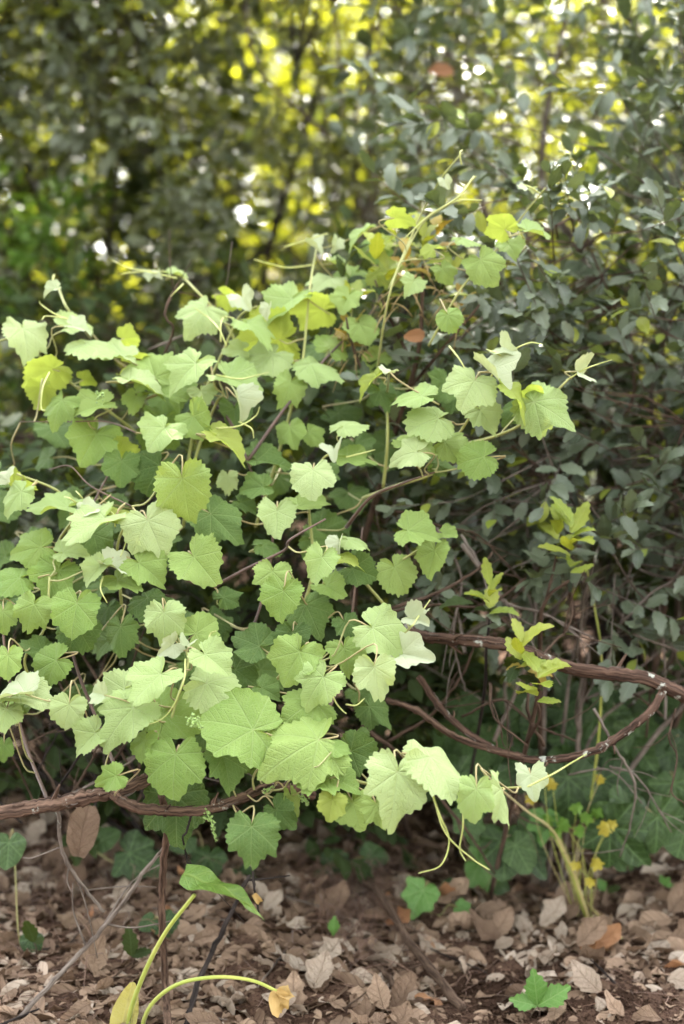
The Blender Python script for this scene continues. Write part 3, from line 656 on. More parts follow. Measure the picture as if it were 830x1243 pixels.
#  (x, y, width, direction of the tip [0 up, 90 right, 180 down], tilt, kind, set back in metres)
VL = [
 (30,407,64,150,'M','p',0),(92,398,52,70,'U','p',.03),(120,417,78,97,'E','p',0),(53,452,58,-100,'B','y',.03),(52,477,40,-150,'B','y',.02),
 (71,494,46,-160,'F','g',0),(112,494,54,-100,'M','g',.02),(140,432,60,-85,'U','p',.02),(157,410,34,80,'B','y',.04),(174,440,62,80,'B','y',.06),
 (107,461,27,90,'B','y',.03),(185,448,58,-30,'F','g',.03),(170,464,66,95,'E','p',0),(228,449,70,-130,'M','p',-.01),(200,478,68,100,'U','g',.03),
 (163,487,42,180,'M','g',.03),(194,526,64,-150,'M','p',-.01),(111,537,62,-150,'F','g',.03),(152,546,42,80,'B','y',.06),(147,569,46,180,'F','d',.04),
 (240,512,52,150,'L','g',-.01),(275,537,74,118,'E','y',-.01),(243,381,58,-150,'M','p',.02),(279,361,34,120,'B','y',.05),(345,370,66,-120,'M','p',.03),
 (379,375,60,-90,'B','y',.06),(310,397,54,108,'U','p',0),(324,412,74,-80,'B','y',.07),(321,436,64,-120,'M','p',.04),(287,425,34,-100,'M','p',.05),
 (287,462,64,115,'U','p',.01),(350,472,54,-170,'F','g',.05),(388,445,64,110,'U','p',.03),(404,416,46,30,'R','g',.06),(246,479,36,150,'M','p',.02),
 (290,490,38,150,'R','w',-.02),(217,476,62,180,'U','g',.05),(425,335,44,-120,'M','g',.05),(285,503,42,170,'M','d',.07),(214,333,34,85,'E','p',.02),
 (412,323,40,120,'E','p',.02),(19,604,48,-150,'M','p',-.01),(25,586,42,60,'B','y',.03),(68,614,64,-80,'E','p',.02),(113,635,74,-108,'U','p',-.02),
 (146,625,40,80,'U','y',0),(185,644,68,150,'F','p',-.02),(38,666,56,-100,'F','g',.02),(66,702,58,200,'F','g',.02),(12,702,54,-90,'M','g',.03),
 (38,742,46,190,'F','g',0),(91,744,72,-170,'F','g',-.02),(87,671,50,95,'U','p',.02),(116,693,44,-150,'M','p',-.02),(178,690,58,125,'M','g',0),
 (150,706,54,110,'U','g',0),(188,729,60,110,'U','d',.04),(199,754,60,180,'F','p',-.02),(98,768,56,150,'F','d',.03),(146,771,46,180,'F','d',.04),
 (224,597,78,180,'D','g',-.03),(188,575,62,200,'F','d',.05),(243,685,74,130,'F','g',-.02),(116,658,62,160,'F','d',.06),(3,750,36,180,'F','g',.02),
 (266,633,66,130,'F','d',.03),(379,578,64,190,'M','p',-.02),(336,629,66,180,'M','p',0),(388,685,58,195,'F','p',-.03),(342,728,60,-165,'F','g',-.01),
 (402,714,50,110,'U','g',.02),(376,744,54,160,'F','d',.03),(278,722,42,60,'F','d',.03),(327,662,42,90,'U','d',.06),(310,592,50,-90,'F','d',.06),
 (275,584,34,180,'F','p',.05),(324,560,58,90,'U','d',.08),(353,526,42,180,'F','g',.07),(380,528,30,120,'F','g',.07),(425,514,48,70,'U','p',0),
 (432,557,46,100,'U','g',.02),(330,703,52,190,'F','g',.02),(431,656,48,95,'E','p',-.02),(425,680,46,105,'E','y',-.01),(298,613,34,120,'F','d',.06),
 (373,612,54,80,'U','g',.04),(82,864,50,-165,'F','p',-.01),(58,806,60,-120,'F','g',.02),(9,804,44,180,'F','g',0),(43,786,48,-60,'F','d',.05),
 (185,827,72,-122,'U','p',-.05),(140,840,54,-100,'M','p',-.01),(150,870,80,-130,'M','p',-.03),(108,897,54,-130,'L','p',-.01),(173,906,46,-165,'L','g',-.01),
 (133,944,44,-110,'F','g',-.03),(211,930,74,180,'F','g',-.03),(35,847,66,90,'U','p',.01),(22,853,56,-90,'U','g',.03),(6,868,44,180,'M','p',-.01),
 (4,910,34,180,'F','d',.02),(213,982,86,180,'F','d',.075),(215,868,80,90,'M','g',.02),(258,801,56,125,'M','p',-.05),(268,832,84,108,'M','p',-.03),
 (288,880,98,-82,'M','g',-.02),(368,906,108,-112,'M','g',-.05),(357,803,66,-150,'F','g',-.01),(385,831,62,-130,'F','p',-.03),(370,857,66,-110,'M','g',.0),
 (420,796,54,170,'F','g',.02),(305,780,64,-70,'M','d',.03),(355,777,46,180,'F','d',.03),(246,763,54,60,'F','g',.01),(324,838,40,110,'M','d',.03),
 (421,762,38,150,'F','d',.03),(293,818,44,120,'F','d',.05),(456,821,64,180,'F','p',-.05),(464,769,66,120,'M','p',-.03),(437,916,58,100,'F','d',.03),
 (481,955,92,192,'F','p',-.09),(577,969,56,190,'F','p',-.08),(542,926,104,113,'E','p',-.06),(614,970,78,146,'E','p',-.07),(402,979,44,190,'F','y',-.04),
 (431,985,50,170,'F','g',-.01),(305,1016,74,185,'F','d',-.04),(342,990,44,140,'F','d',-.01),(274,930,60,170,'F','d',-.01),(400,943,80,100,'U','g',-.02),
 (303,921,46,150,'F','d',.03),(356,976,46,160,'E','g',0),(411,905,40,60,'U','g',-.03),(460,985,40,165,'F','g',-.03),
 (501,479,62,-80,'U','p',.01),(571,471,58,-155,'M','p',-.02),(521,510,68,-90,'M','p',-.01),(588,505,58,150,'F','p',.01),(662,494,72,120,'F','p',0),
 (628,481,66,140,'E','y',-.01),(645,478,44,30,'B','y',.03),(495,550,58,-100,'M','p',0),(506,537,52,60,'U','g',.03),(549,537,44,90,'M','g',.02),
 (577,556,56,-100,'F','g',-.01),(506,645,54,90,'M','g',0),(525,678,56,195,'F','g',0),(484,698,52,150,'F','g',.02),(543,648,30,90,'U','g',.02),
 (437,693,48,110,'F','d',.03),(449,464,46,-130,'E','y',.0),(464,482,44,150,'F','d',.04),(536,563,36,90,'F','d',.05),
 (588,323,58,150,'F','g',-.02),(607,273,40,-60,'B','y',-.02),(648,282,48,100,'U','p',-.02),(436,286,50,-120,'E','p',-.02),(486,265,34,90,'B','y',-.02),
 (568,290,38,80,'U','p',-.02),(546,388,34,160,'F','g',-.02),(470,330,46,120,'M','y',-.02),(520,300,34,-60,'M','y',-.02),(440,400,44,160,'F','g',.03),(455,300,40,-100,'M','g',0),(500,345,40,-150,'M','p',.0),(470,295,34,60,'M','y',0),(540,330,36,150,'F','g',.0),(620,300,34,150,'M','g',.02),(420,365,48,-160,'M','g',.02),(395,340,44,-120,'U','p',.02),(455,440,46,-140,'F','g',.09),
]
# unfolding leaves at the shoot tips
VY = [(382,300,20,120),(408,296,18,190),(63,352,20,-110),(95,397,26,90),(205,786,26,-130),(228,782,18,40),(645,949,36,170),(615,424,24,110),(600,455,44,125),
      (705,452,30,90),(405,549,22,180),(411,662,20,200),(472,452,20,60),(110,618,26,60),(143,690,40,100),(505,752,26,100),(515,742,14,40),(541,222,14,170),
      (194,333,12,170),(181,335,12,190),(325,378,18,200),(296,365,26,150),(640,230,20,60),(498,795,46,100),(120,842,26,-80),(12,578,20,20),(20,842,44,-100)]

vine_root_p = ground_at(204, 1240)
vine = thing('grape_vine', 'sprawling wild grape vine with pale green toothed leaves, tendrils and woody canes', 'vine', vine_root_p)
shoot_pts = []
def shoot(pix, r0, r1, mk='shoot', name='shoot', seg=6, reg=True, bumpy=0.0, n=6):
    pts = spline([P(*p) for p in pix], n)
    local_tube(name, pts, lerps(r0, r1, len(pts)), M[mk], vine, seg, bumpy)
    if reg: shoot_pts.extend(pts)
    return pts

def dd(px, py, off=0.04): return (px, py, vdepth(px, py) + off)
def gnarl(pts, amp, r):
    return [p + Vector((r.uniform(-1, 1), r.uniform(-1, 1), r.uniform(-1, 1))) * amp for p in pts]

def cane(pix, r0, r1, mk, seg=12):
    r = random.Random(len(pix) * 7 + int(r0 * 1e5))
    pts = gnarl(spline([P(*p) for p in pix], 12), r0 * 0.13, r)
    rad = [a * (r.uniform(0.92, 1.08) + (0.35 if r.random() < 0.05 else 0)) for a in lerps(r0, r1, len(pts))]
    local_tube('woody_cane', pts, rad, M[mk], vine, 20, 0.07, 0.09)
    return pts
c1 = cane([(-220,1010,1.95),(-90,992,1.84),(0,986,1.76),(60,977,1.74),(112,966,1.73),(150,958,1.75),(190,940,1.80)], 0.0095, 0.0075, 'cane')
c2 = cane([(135,962,1.735),(158,978,1.73),(200,984,1.73),(250,983,1.73),(290,970,1.735),(318,958,1.75),(345,955,1.80),(380,965,1.86)], 0.0064, 0.0052, 'cane')
c3 = cane([(470,760,2.02),(520,773,1.98),(575,778,1.95),(625,786,1.94),(680,807,1.93),(735,817,1.93),(785,824,1.93),(840,848,1.95),(930,880,2.0),(1060,1020,2.1),(1110,1180,2.15)], 0.0070, 0.0105, 'cane_l')
c4 = cane([(805,838,1.935),(790,862,1.92),(762,886,1.91),(720,912,1.90),(668,922,1.92),(620,917,1.95),(575,895,1.98),(535,860,2.0),(508,820,2.0)], 0.0056, 0.0042, 'cane_l')
c5 = cane([(640,921,1.94),(590,908,1.95),(545,890,1.97),(505,862,2.0),(470,850,2.05)], 0.0045, 0.0040, 'cane')
c6 = cane([(204,1246,vine_root_p.y),(201,1200,1.94),(197,1120,1.88),(198,1050,1.82),(203,1000,1.78),(196,965,1.76)], 0.0050, 0.0042, 'cane')
cs = random.Random(21)
for c, r0 in ((c1, 0.0088), (c2, 0.0060), (c3, 0.0085), (c4, 0.0050)):
    for q in range(5):
        k = cs.randrange(6, len(c) - 8); t = (c[k + 1] - c[k - 1]).normalized(); sd_ = rand_dir(cs); sd_ = (sd_ - t * sd_.dot(t) + Vector((0, -0.5, 0.2))).normalized()
        pp = spline([c[k] + sd_ * r0 * 0.4, c[k] + sd_ * r0 * 1.6 + t * r0 * 0.5, c[k] + sd_ * r0 * cs.uniform(2, 3.6) + t * r0 * 1.4], 3)
        local_tube('spur', pp, lerps(r0 * 0.42, r0 * 0.16, len(pp)), M['cane'], vine, 6, 0.15)
    for q in range(9):
        k = cs.randrange(3, len(c) - 8); n_ = cs.randrange(3, 6); t = (c[k + 1] - c[k]).normalized(); sd_ = rand_dir(cs); sd_ = (sd_ - t * sd_.dot(t) + Vector((0, -0.6, 0.1))).normalized()
        pp = spline([c[k + j] + sd_ * r0 * (1.02 + (0.5 * (j / n_) ** 3 if q % 2 else 0.06)) for j in range(n_)], 3)
        local_tube('bark_strip', pp, lerps(r0 * 0.20, r0 * 0.07, len(pp)), M['twig_grey' if q % 3 == 0 else 'cane'], vine, 5, 0.2)
for c in (c1[-20:], c2): shoot_pts.extend(c)
SHOOTS = [
 [(190,560),(170,530),(140,505),(95,472),(60,442),(15,412),(-25,425)], [(110,410),(98,394),(80,372),(68,340)],
 [(300,450),(275,395),(240,355),(214,333),(170,328)], [(310,640),(335,560),(352,500),(367,440),(376,350),(386,290)],
 [(222,600),(240,500),(270,428),(290,385),(312,372)], [(222,640),(236,560),(262,490),(272,480)],
 [(196,955),(205,930),(205,888),(212,858),(228,808),(226,790)], [(300,860),(340,820),(375,770),(395,700),(410,660)],
 [(440,605),(480,590),(528,573),(545,545),(575,498),(600,450),(616,424)], [(465,592),(470,540),(470,480),(472,450)],
 [(455,470),(472,360),(500,285),(530,225),(560,186)], [(472,350),(510,275),(545,248),(578,214)],
 [(520,420),(560,350),(600,305),(640,255),(662,228)], [(400,930),(440,950),(520,958),(585,958),(640,955)],
 [(330,955),(345,930),(350,890),(360,860),(380,800)], [(60,710),(85,640),(75,600),(20,575)], [(60,720),(70,660),(98,622),(112,605)],
 [(150,770),(145,700),(143,660),(160,620)], [(20,880),(40,840),(30,800),(55,760),(60,700)], [(500,800),(470,740),(440,700),(470,690),(520,660)],
 [(360,760),(380,690),(375,610),(390,560),(410,548)], [(430,830),(460,800),(490,770),(512,745)], [(560,540),(600,530),(640,510),(690,460)],
]
for s in SHOOTS:
    sh = s[0][1] < 330
    pix = [(x, y, vdepth(x, y) + (-0.02 if s[-1][1] < 260 else 0.02) + 0.13 * (1 - i / (len(s) - 1)) ** 1.3 * (0 if s[0] == (196, 955) else 1)) for i, (x, y) in enumerate(s)]
    shoot(pix, 0.0017 if s[-1][1] < 260 else 0.0026, 0.0010 if s[-1][1] < 260 else 0.0015)
# reddish year-old wood that carries the shoots
for s in [[(420,640,1.98),(450,604,1.93),(485,588,1.90),(528,573,1.89)], [(260,712,1.86),(300,690,1.86),(345,668,1.86),(352,655,1.85),(395,630,1.88)], [(60,570,1.92),(85,566,1.91),(110,590,1.90),(160,615,1.88)],
          [(24,512,1.98),(80,512,1.97),(130,512,1.95),(165,525,1.92)], [(190,940,1.80),(240,880,1.86),(290,800,1.90),(320,720,1.94),(330,640,1.96),(300,560,1.98)], [(345,955,1.80),(390,880,1.86),(420,800,1.92),(430,720,1.95),(440,640,1.97)],
          [(150,958,1.77),(120,880,1.84),(90,800,1.88),(80,720,1.90),(100,640,1.94),(140,560,1.98)], [(60,977,1.76),(30,900,1.84),(10,820,1.88),(0,740,1.92),(-20,660,1.96)], [(300,560,1.98),(270,500,2.02),(200,450,2.05),(150,430,2.06)], [(300,560,1.98),(350,490,2.02),(400,430,2.06),(450,380,2.16),(470,340,2.24)]]:
    shoot(s, 0.0006 if s[0][2] < 2.0 and s[0][0] < 70 and s[0][1] < 700 else 0.0028, 0.0012, 'cane_red', 'year_old_cane', 6)

lr = random.Random(5)
sp_np = np.array([tuple(p) for p in shoot_pts])
def add_petiole(lo, J, apex, nrm, width):
    s = np.array(J); dv = sp_np - s; dist = np.sqrt((dv ** 2).sum(1))
    cost = dist + 0.05 * np.maximum(0, dv[:, 2] / 0.1) + 0.03 * (dist < 0.015) + 0.5 * np.maximum(0, -dv[:, 1])
    k = int(cost.argmin()); Q = Vector(sp_np[k])
    L = (Q - J).length
    if L > 0.16: Q = J + (Q - J) * (0.13 / L); L = 0.13
    start = J - Vector(apex).normalized() * 0.002
    c1 = start - Vector(apex).normalized() * min(0.03, L * 0.35) - Vector(nrm).normalized() * 0.01
    c2 = Q.lerp(J, 0.35) - Vector((0, 0, 1)) * L * 0.05
    pts = spline([J - Vector(nrm) * 0.0006, c1, c2, Q], 4)
    r0 = 0.0007 + width * 0.007
    o0 = J; mb = MB(); mb.tube([p - o0 for p in pts], lerps(r0, r0 * 1.25, len(pts)), 5, False)
    obj('petiole', mb.mesh('petiole', M['petiole']), Matrix.Translation(o0), lo)

def add_vine_leaf(px, py, w, ang, tilt, kind, off=0.0, jit=0.20, petiole=True):
    if kind != 'w' and w < 80: w *= lr.uniform(0.86, 1.12)
    ang += lr.uniform(-10, 10)
    d = vdepth(px, py) + off + lr.uniform(-0.012, 0.012)
    n = TILT[tilt] if isinstance(tilt, str) else tilt
    if tilt == 'E':
        pa = math.radians(ang); pv = (-math.cos(pa), math.sin(pa)); sg = 1 if pv[1] >= 0 else -1
        n = (pv[0] * sg * 0.94, pv[1] * sg * 0.94, 0.34)
    n = Vector((n[0] + lr.uniform(-jit, jit) * (0.2 if tilt == 'E' else 1.4), n[1] + lr.uniform(-jit, jit) * (0.3 if tilt == 'E' else 1), n[2]))
    if abs(n.z) < 0.18: n.z = 0.18 if n.z >= 0 else -0.18
    n.normalize()
    a = math.radians(ang)
    ac = Vector((math.sin(a), math.cos(a), 0)); ac.z = -(n.x * ac.x + n.y * ac.y) / n.z; ac.normalize()
    apex = RIGHT * ac.x + UP * ac.y + BACK * ac.z
    nw = RIGHT * n.x + UP * n.y + BACK * n.z
    s = w * d / FPX / (1.37 if kind != 'w' else 1.2)
    C = P(px, py, d); J = C - apex * 0.28 * s
    k = lr.randrange(13) if kind != 'w' else lr.randrange(3)
    lo = obj('leaf', vine_blade(kind, k), frame(J, apex, nw, s, lr.uniform(0.84, 1.1)), vine)
    if petiole: add_petiole(lo, J, apex, nw, s)
    return lo
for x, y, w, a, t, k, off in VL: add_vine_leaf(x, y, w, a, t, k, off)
for x, y, w, a in VY: add_vine_leaf(x, y, w * 1.1, a, lr.choice(['M', 'L', 'R', 'U']), 'w', -0.012 if y > 300 else -0.02, 0.25, w > 24)

# leaves deeper in the plant and past the edge of the picture
def inside(x, y):
    if y > 950 or y < 400: return False
    if x < 470 and y > 420 + max(0, 80 - x) * 0.3: 
        return not (x < 200 and y > 860) and not (x < 40 and 480 < y < 580) and not (x > 430 and 570 < y < 640)
    return 455 < x < 640 and 460 < y < 570
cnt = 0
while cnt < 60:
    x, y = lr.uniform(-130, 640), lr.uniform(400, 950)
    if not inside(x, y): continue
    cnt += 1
    add_vine_leaf(x, y, lr.uniform(34, 62), lr.uniform(90, 270), lr.choice('FFMMURL'), lr.choice('dddd'), lr.uniform(0.10, 0.24), 0.25)  # all of the dark kind, so interior shade sits in the leaf colour

# tendrils
TD = [[(215,338),(180,330),(155,325),(136,316)], [(178,330),(158,331),(147,333)], [(222,345),(215,352),(207,360)], [(378,322),(350,325),(330,321),(308,315)],
      [(70,345),(64,338),(66,334),(60,352)], [(90,390),(68,382),(50,370),(48,366)], [(88,389),(70,385),(55,384),(51,388)], [(275,420),(266,400),(252,385),(236,374)], [(268,415),(268,395),(272,385),(284,386)],
      [(262,455),(290,460),(310,456),(326,452)], [(262,520),(290,517),(310,505),(315,494)], [(290,512),(305,520),(308,532)], [(545,420),(560,440),(575,470)],[(608,432),(600,428),(590,424)],
      [(618,428),(632,420),(645,416),(658,418)], [(690,460),(710,448),(726,442),(742,437)], [(560,200),(558,186),(561,182)], [(540,250),(560,243),(585,243)], [(655,235),(645,228),(636,224)],
      [(225,800),(222,830),(200,870),(158,886)], [(240,800),(250,790),(255,770),(262,766)], [(148,630),(154,645),(152,660),(146,676)], [(125,700),(122,715),(130,732)], [(92,610),(85,605),(78,603)],
      [(100,605),(96,600),(92,596)], [(140,640),(138,625),(132,620)], [(522,958),(534,990),(545,1020),(535,1050),(508,1060)], [(524,960),(540,1010),(570,1040),(594,1056)], [(560,958),(562,1000),(558,1030),(565,1045)],
      [(400,830),(406,850),(415,862),(420,866)], [(420,855),(432,856),(442,848)], [(500,760),(510,745),(522,728)], [(345,300),(392,285),(398,284)], [(415,660),(405,658),(398,656)], [(420,555),(440,550),(455,546)],
      [(640,955),(670,940),(690,928),(712,915)], [(575,214),(555,240),(520,262),(490,290)], [(60,452),(52,470),(50,495),(55,498)]]
for t in TD:
    off = -0.03 if t[0][1] < 260 else -0.005
    if t[0][0] in (522, 524, 560, 640) : off = -0.06
    shoot([(x, y, vdepth(x, y) + off - 0.01 * (i % 2)) for i, (x, y) in enumerate(t)], 0.0013, 0.0007, 'tendril', 'tendril', 5, False, n=8)

# flower buds in tight clusters
def buds(path, n, name='flower_cluster', spread=0.006):
    mb = MB(); pts = spline([P(*p) for p in path], 8); o0 = pts[0]
    mb.tube([p - o0 for p in pts], lerps(0.0008, 0.0005, len(pts)), 4, False)
    for i in range(n):
        p = pts[int((i + 1) / (n + 1) * (len(pts) - 1))]
        mb.ball(p - o0 + rand_dir(lr) * spread * lr.uniform(0.4, 1) * (1.15 - i / n * 0.6), lr.uniform(0.0013, 0.0021))
    o = obj(name, mb.mesh(name, M['bud']), Matrix.Translation(o0), vine); o['kind'] = 'stuff'
buds([(228,872,1.66),(238,876,1.65),(245,880,1.65)], 34, spread=0.010)
buds([(250,985,1.72),(257,1000,1.71),(262,1022,1.71)], 40)
buds([(368,965,1.70),(374,978,1.69)], 22)
buds([(118,482,1.93),(124,480,1.92)], 22, spread=0.008)
buds([(330,955,1.72),(322,962,1.71)], 12)

# ------------------------------------------------------------------ oak sprigs and the small flowering oak
def sprig(root, pos, n, length, mk, up, spread=0.9, seed=0, lean=Vector((0, 0, 0))):
    r = random.Random(seed)
    for i in range(n):
        a = 6.283 * i / n * 1.62 + r.uniform(-0.3, 0.3)
        t = i / max(1, n - 1)
        side = Vector((math.cos(a), math.sin(a), 0)) * spread * (1 - 0.5 * t) + Vector((0, 0, 1)) * (0.25 + 0.8 * t) * up + lean
        nm = Vector((-math.cos(a), -math.sin(a), 0)) * 0.6 + Vector((0, -0.3, 0.8))
        obj('leaf', oak_blade[mk, r.randrange(4)], frame(Vector(pos) + Vector((0, 0, 0.008 * i)), side, nm, length * r.uniform(0.55, 1.05)), root)

def oak_sapling(label, foot, stems, tips, name='oak_sapling'):
    t = thing(name, label, 'oak sapling', foot)
    for pts, r0, r1, mk in stems:
        p = spline(pts, 6); local_tube('stem', p, lerps(r0, r1, len(p)), M[mk], t, 6, 0.08)
    for i, (pos, n, ln, mk, up, spd) in enumerate(tips): sprig(t, pos, n, ln, mk, up, spd, seed=i + int(foot[0] * 1000))
    return t
f = Vector((0.24, 2.22, gz(0.24, 2.22)))
sap_a = oak_sapling('young oak with glossy yellow-green new leaves before the thick lichened cane', f, [
    ([f, P(640,900,2.02), P(655,830,1.92), P(650,790,1.90)], 0.004, 0.002, 'twig'), ([P(640,900,2.02), P(655,870,1.9), P(650,845,1.875)], 0.002, 0.0012, 'twig')], [
    (P(632,808,1.885), 5, 0.058, 'oak_young', 0.8, 0.9), (P(652,852,1.865), 6, 0.060, 'oak_young', 0.35, 1.1), (P(640,815,1.91), 4, 0.050, 'oak_bronze', -0.3, 1.0), (P(628,822,1.92), 5, 0.052, 'oak_dark', -0.5, 1.0)])
f = Vector((0.36, 2.45, gz(0.36, 2.45)))
sap_b = oak_sapling('young oak stem topped with yellow new leaves above dark older ones, among dead twigs', f, [
    ([f, P(655,790,2.1), P(662,730,2.03), P(690,705,2.0)], 0.0045, 0.0022, 'twig'), ([P(662,730,2.03), P(672,690,2.02), P(676,668,2.02)], 0.0022, 0.0013, 'twig')], [
    (P(692,695,1.99), 10, 0.054, 'oak_young', 0.75, 1.1), (P(676,662,2.03), 5, 0.052, 'oak_young', 1.0, 0.6), (P(660,695,2.02), 6, 0.055, 'oak', 0.5, 1.0), (P(690,672,2.05), 5, 0.055, 'oak', 0.3, 1.0)])
f = Vector((0.2, 2.4, gz(0.2, 2.4)))
sap_c = oak_sapling('short young oak with one small tuft of new yellow leaves over the cane bend', f, [
    ([f, P(585,860,2.1), P(590,790,2.0), P(594,752,1.98)], 0.003, 0.0016, 'twig_dark')], [
    (P(594,745,1.97), 6, 0.046, 'oak_young', 0.9, 0.8), (P(590,760,1.98), 4, 0.038, 'oak', 0.1, 1.1), (P(575,740,2.0), 3, 0.05, 'oak_dark', 0.3, 1.0)])
f = Vector((0.12, 2.45, gz(0.12, 2.45)))
oc = thing('flowering_oak', 'small flowering oak with rusty catkins and bronze new leaves rising through the vine', 'oak sapling', f)
stems = [([f, P(430,760,2.3), P(470,560,2.2), P(505,440,2.13), P(512,370,2.1), P(513,320,2.1)], 0.006, 0.002), ([P(490,480,2.16), P(540,420,2.1), P(570,385,2.08), P(582,370,2.08)], 0.003, 0.0014), ([P(480,520,2.18), P(440,450,2.1), P(425,410,2.06), P(420,385,2.05)], 0.003, 0.0014), ([P(500,440,2.14), P(470,380,2.12), P(455,340,2.12)], 0.0026, 0.0012)]
for p, r0, r1 in stems:
    pp = spline(p, 6); local_tube('stem', pp, lerps(r0, r1, len(pp)), M['twig'], oc, 6, 0.08)
tips = [(513,318,6,.036,'shrub_grey',.5),(513,322,6,.034,'oak_young',1.0),(545,360,6,.034,'oak_young',.9),(560,385,5,.030,'oak_bronze',.5),(500,400,6,.04,'oak_dark',.3),(425,400,7,.036,'oak_young',.9),(420,420,5,.034,'oak_bronze',.5),(456,335,6,.036,'oak_young',.8),
        (470,360,6,.034,'oak_young',.6),(480,300,5,.034,'oak_young',1.0),(460,385,5,.036,'oak_dark',.4),(540,420,5,.042,'oak',.2),(470,430,6,.042,'oak',.2),(505,350,5,.034,'oak_bronze',.4),(520,455,5,.042,'oak_dark',.2),(450,470,5,.04,'oak_dark',.2),(492,330,4,.03,'oak_bronze',.9),(530,300,4,.03,'oak_bronze',1)]
for i, (x, y, n, ln, mk, up) in enumerate(tips): sprig(oc, P(x, y, 2.10 + 0.02 * math.sin(i * 5)), n, ln * 1.3, mk, up, 0.9, seed=i * 3 + 1)
def catkin(p, seed):
    r = random.Random(seed); mb = MB(); q = [Vector((0, 0, 0))]; d = Vector((r.uniform(-1, 1), r.uniform(-1, 1), r.uniform(-0.6, 0.5))).normalized()
    for i in range(5): q.append(q[-1] + d * 0.007 + Vector((0, 0, -0.0022 * i)))
    mb.tube(q, [0.0005, 0.0008, 0.0007, 0.0009, 0.0006, 0.0004], 5, True, 0.3, r)
    o = obj('catkin', mb.mesh('catkin', M['catkin']), Matrix.Translation(p), oc)
for i in range(48):
    x, y, _n, _l, _m, _u = tips[[0, 2, 5, 6, 8, 13, 3][i % 7]]
    catkin(P(x + lr.gauss(0, 9), y + 6 + lr.gauss(0, 9), 2.085), i)
tag(obj('rusty_leaf', strip_leaf('rusty_leaf', [0.06, 0.24, 0.30, 0.27, 0.10], M['dead_orange'], 8, fold=0.2, curl=0.7, wave=0.03), frame(P(490,409,2.08), RIGHT + UP * 0.1, -UP * 0.2 + BACK, 0.034)), 'withered orange leaf caught in the small flowering oak', 'dead leaf')
tag(obj('rusty_leaf', strip_leaf('rusty_leaf', [0.06, 0.24, 0.30, 0.27, 0.10], M['dead_orange'], 8, fold=0.2, curl=0.7, wave=0.03), frame(P(520,87,3.0), RIGHT + UP * 0.2, UP * 0.3 + BACK, 0.058)), 'single orange dead leaf hanging high in the grey-green oak', 'dead leaf')
tag(obj('papery_leaf', strip_leaf('papery_leaf', [0.12, 0.26, 0.30, 0.30, 0.14], M['dead'], 8, fold=0.2, curl=0.6, wave=0.04), frame(P(95,1040,2.02), UP + RIGHT * 0.15, BACK + UP * 0.2, 0.074)), 'tan withered leaf hanging among dead twigs under the woody cane', 'dead leaf')

# ------------------------------------------------------------------ ivy and small plants
ICTRL = [(0, 1.0), (10, 0.86), (22, 0.66), (34, 0.66), (44, 0.80), (52, 0.80), (64, 0.60), (80, 0.54), (94, 0.62), (104, 0.63), (120, 0.52), (140, 0.46), (158, 0.42), (170, 0.30), (180, 0.08)]
ICTRL2 = [(0, 1.0), (20, 0.86), (40, 0.78), (60, 0.72), (90, 0.66), (120, 0.60), (150, 0.52), (168, 0.34), (180, 0.08)]
IV = {mk: [polar_leaf('ivy_blade', c, (0, 46, -46, 98, -98), M[mk], 0, 0, 30 + i, 64, (0.25, 0.5, 0.78, 1.0), cup=cu, fold=fo, droop=0.1, wave=0.04, quilt=0.03)
           for i, (c, cu, fo) in enumerate([(ICTRL, 0.1, 0.08), (ICTRL2, 0.15, 0.1), (ICTRL, 0.02, 0.2), (ICTRL2, 0.05, 0.15)])] for mk in ('ivy', 'ivy_light')}
ir = random.Random(9)
def ivy_leaf(root, base, px, py, d, w, ang, mk, tilt=(0, 0.45, 0.9), form=None):
    n = Vector((tilt[0] + ir.uniform(-.25, .25), tilt[1] + ir.uniform(-.2, .2), tilt[2])).normalized()
    a = math.radians(ang); ac = Vector((math.sin(a), math.cos(a), 0)); ac.z = -(n.x * ac.x + n.y * ac.y) / n.z; ac.normalize()
    apex = RIGHT * ac.x + UP * ac.y + BACK * ac.z; nw = RIGHT * n.x + UP * n.y + BACK * n.z
    s = w * d / FPX / 1.3; J = P(px, py, d) - apex * 0.2 * s
    g = gz(J.x, J.y) + 0.006
    if J.z < g: J.z = g
    lo = obj('leaf', IV[mk][form if form is not None else ir.randrange(4)], frame(J, apex, nw, s), root)
    if base is not None:
        pts = spline([J - nw * 0.0006, J - apex * 0.02 - nw * 0.012, Vector(base).lerp(J, 0.3) + Vector((0, 0, -0.004)), Vector(base)], 4)
        mb = MB(); mb.tube([p - J for p in pts], lerps(0.0009, 0.0013, len(pts)), 5, False)
        obj('petiole', mb.mesh('petiole', M['petiole']), Matrix.Translation(J), lo)
    return lo
f = ground_at(700, 1030)
ivy = thing('ivy_plant', 'mat of dark green ivy with big pale-veined leaves under the bent cane', 'ivy', f)
istems = []
for pix in [[(560,1000,2.45),(620,960,2.42),(680,930,2.42),(740,900,2.42),(810,890,2.42),(880,900,2.45)], [(600,1040,2.5),(680,1010,2.4),(740,980,2.38),(800,960,2.38),(870,950,2.4)], [(720,1030,2.4),(700,960,2.46),(690,890,2.5),(720,840,2.56)], [(820,1010,2.36),(800,950,2.42),(780,880,2.5),(790,830,2.58)], [(640,1010,2.5),(610,930,2.55),(560,880,2.6),(520,840,2.65)]]:
    pts = spline([P(*p) for p in pix], 6)
    pts = [Vector((p.x, p.y, max(p.z, gz(p.x, p.y) + 0.008))) for p in pts]
    local_tube('stem', pts, lerps(0.003, 0.0018, len(pts)), M['twig'], ivy, 6, 0.05); istems += pts
inp = np.array([tuple(p) for p in istems])
def near_ivy(p): return Vector(inp[int(((inp - np.array(p)) ** 2).sum(1).argmin())])
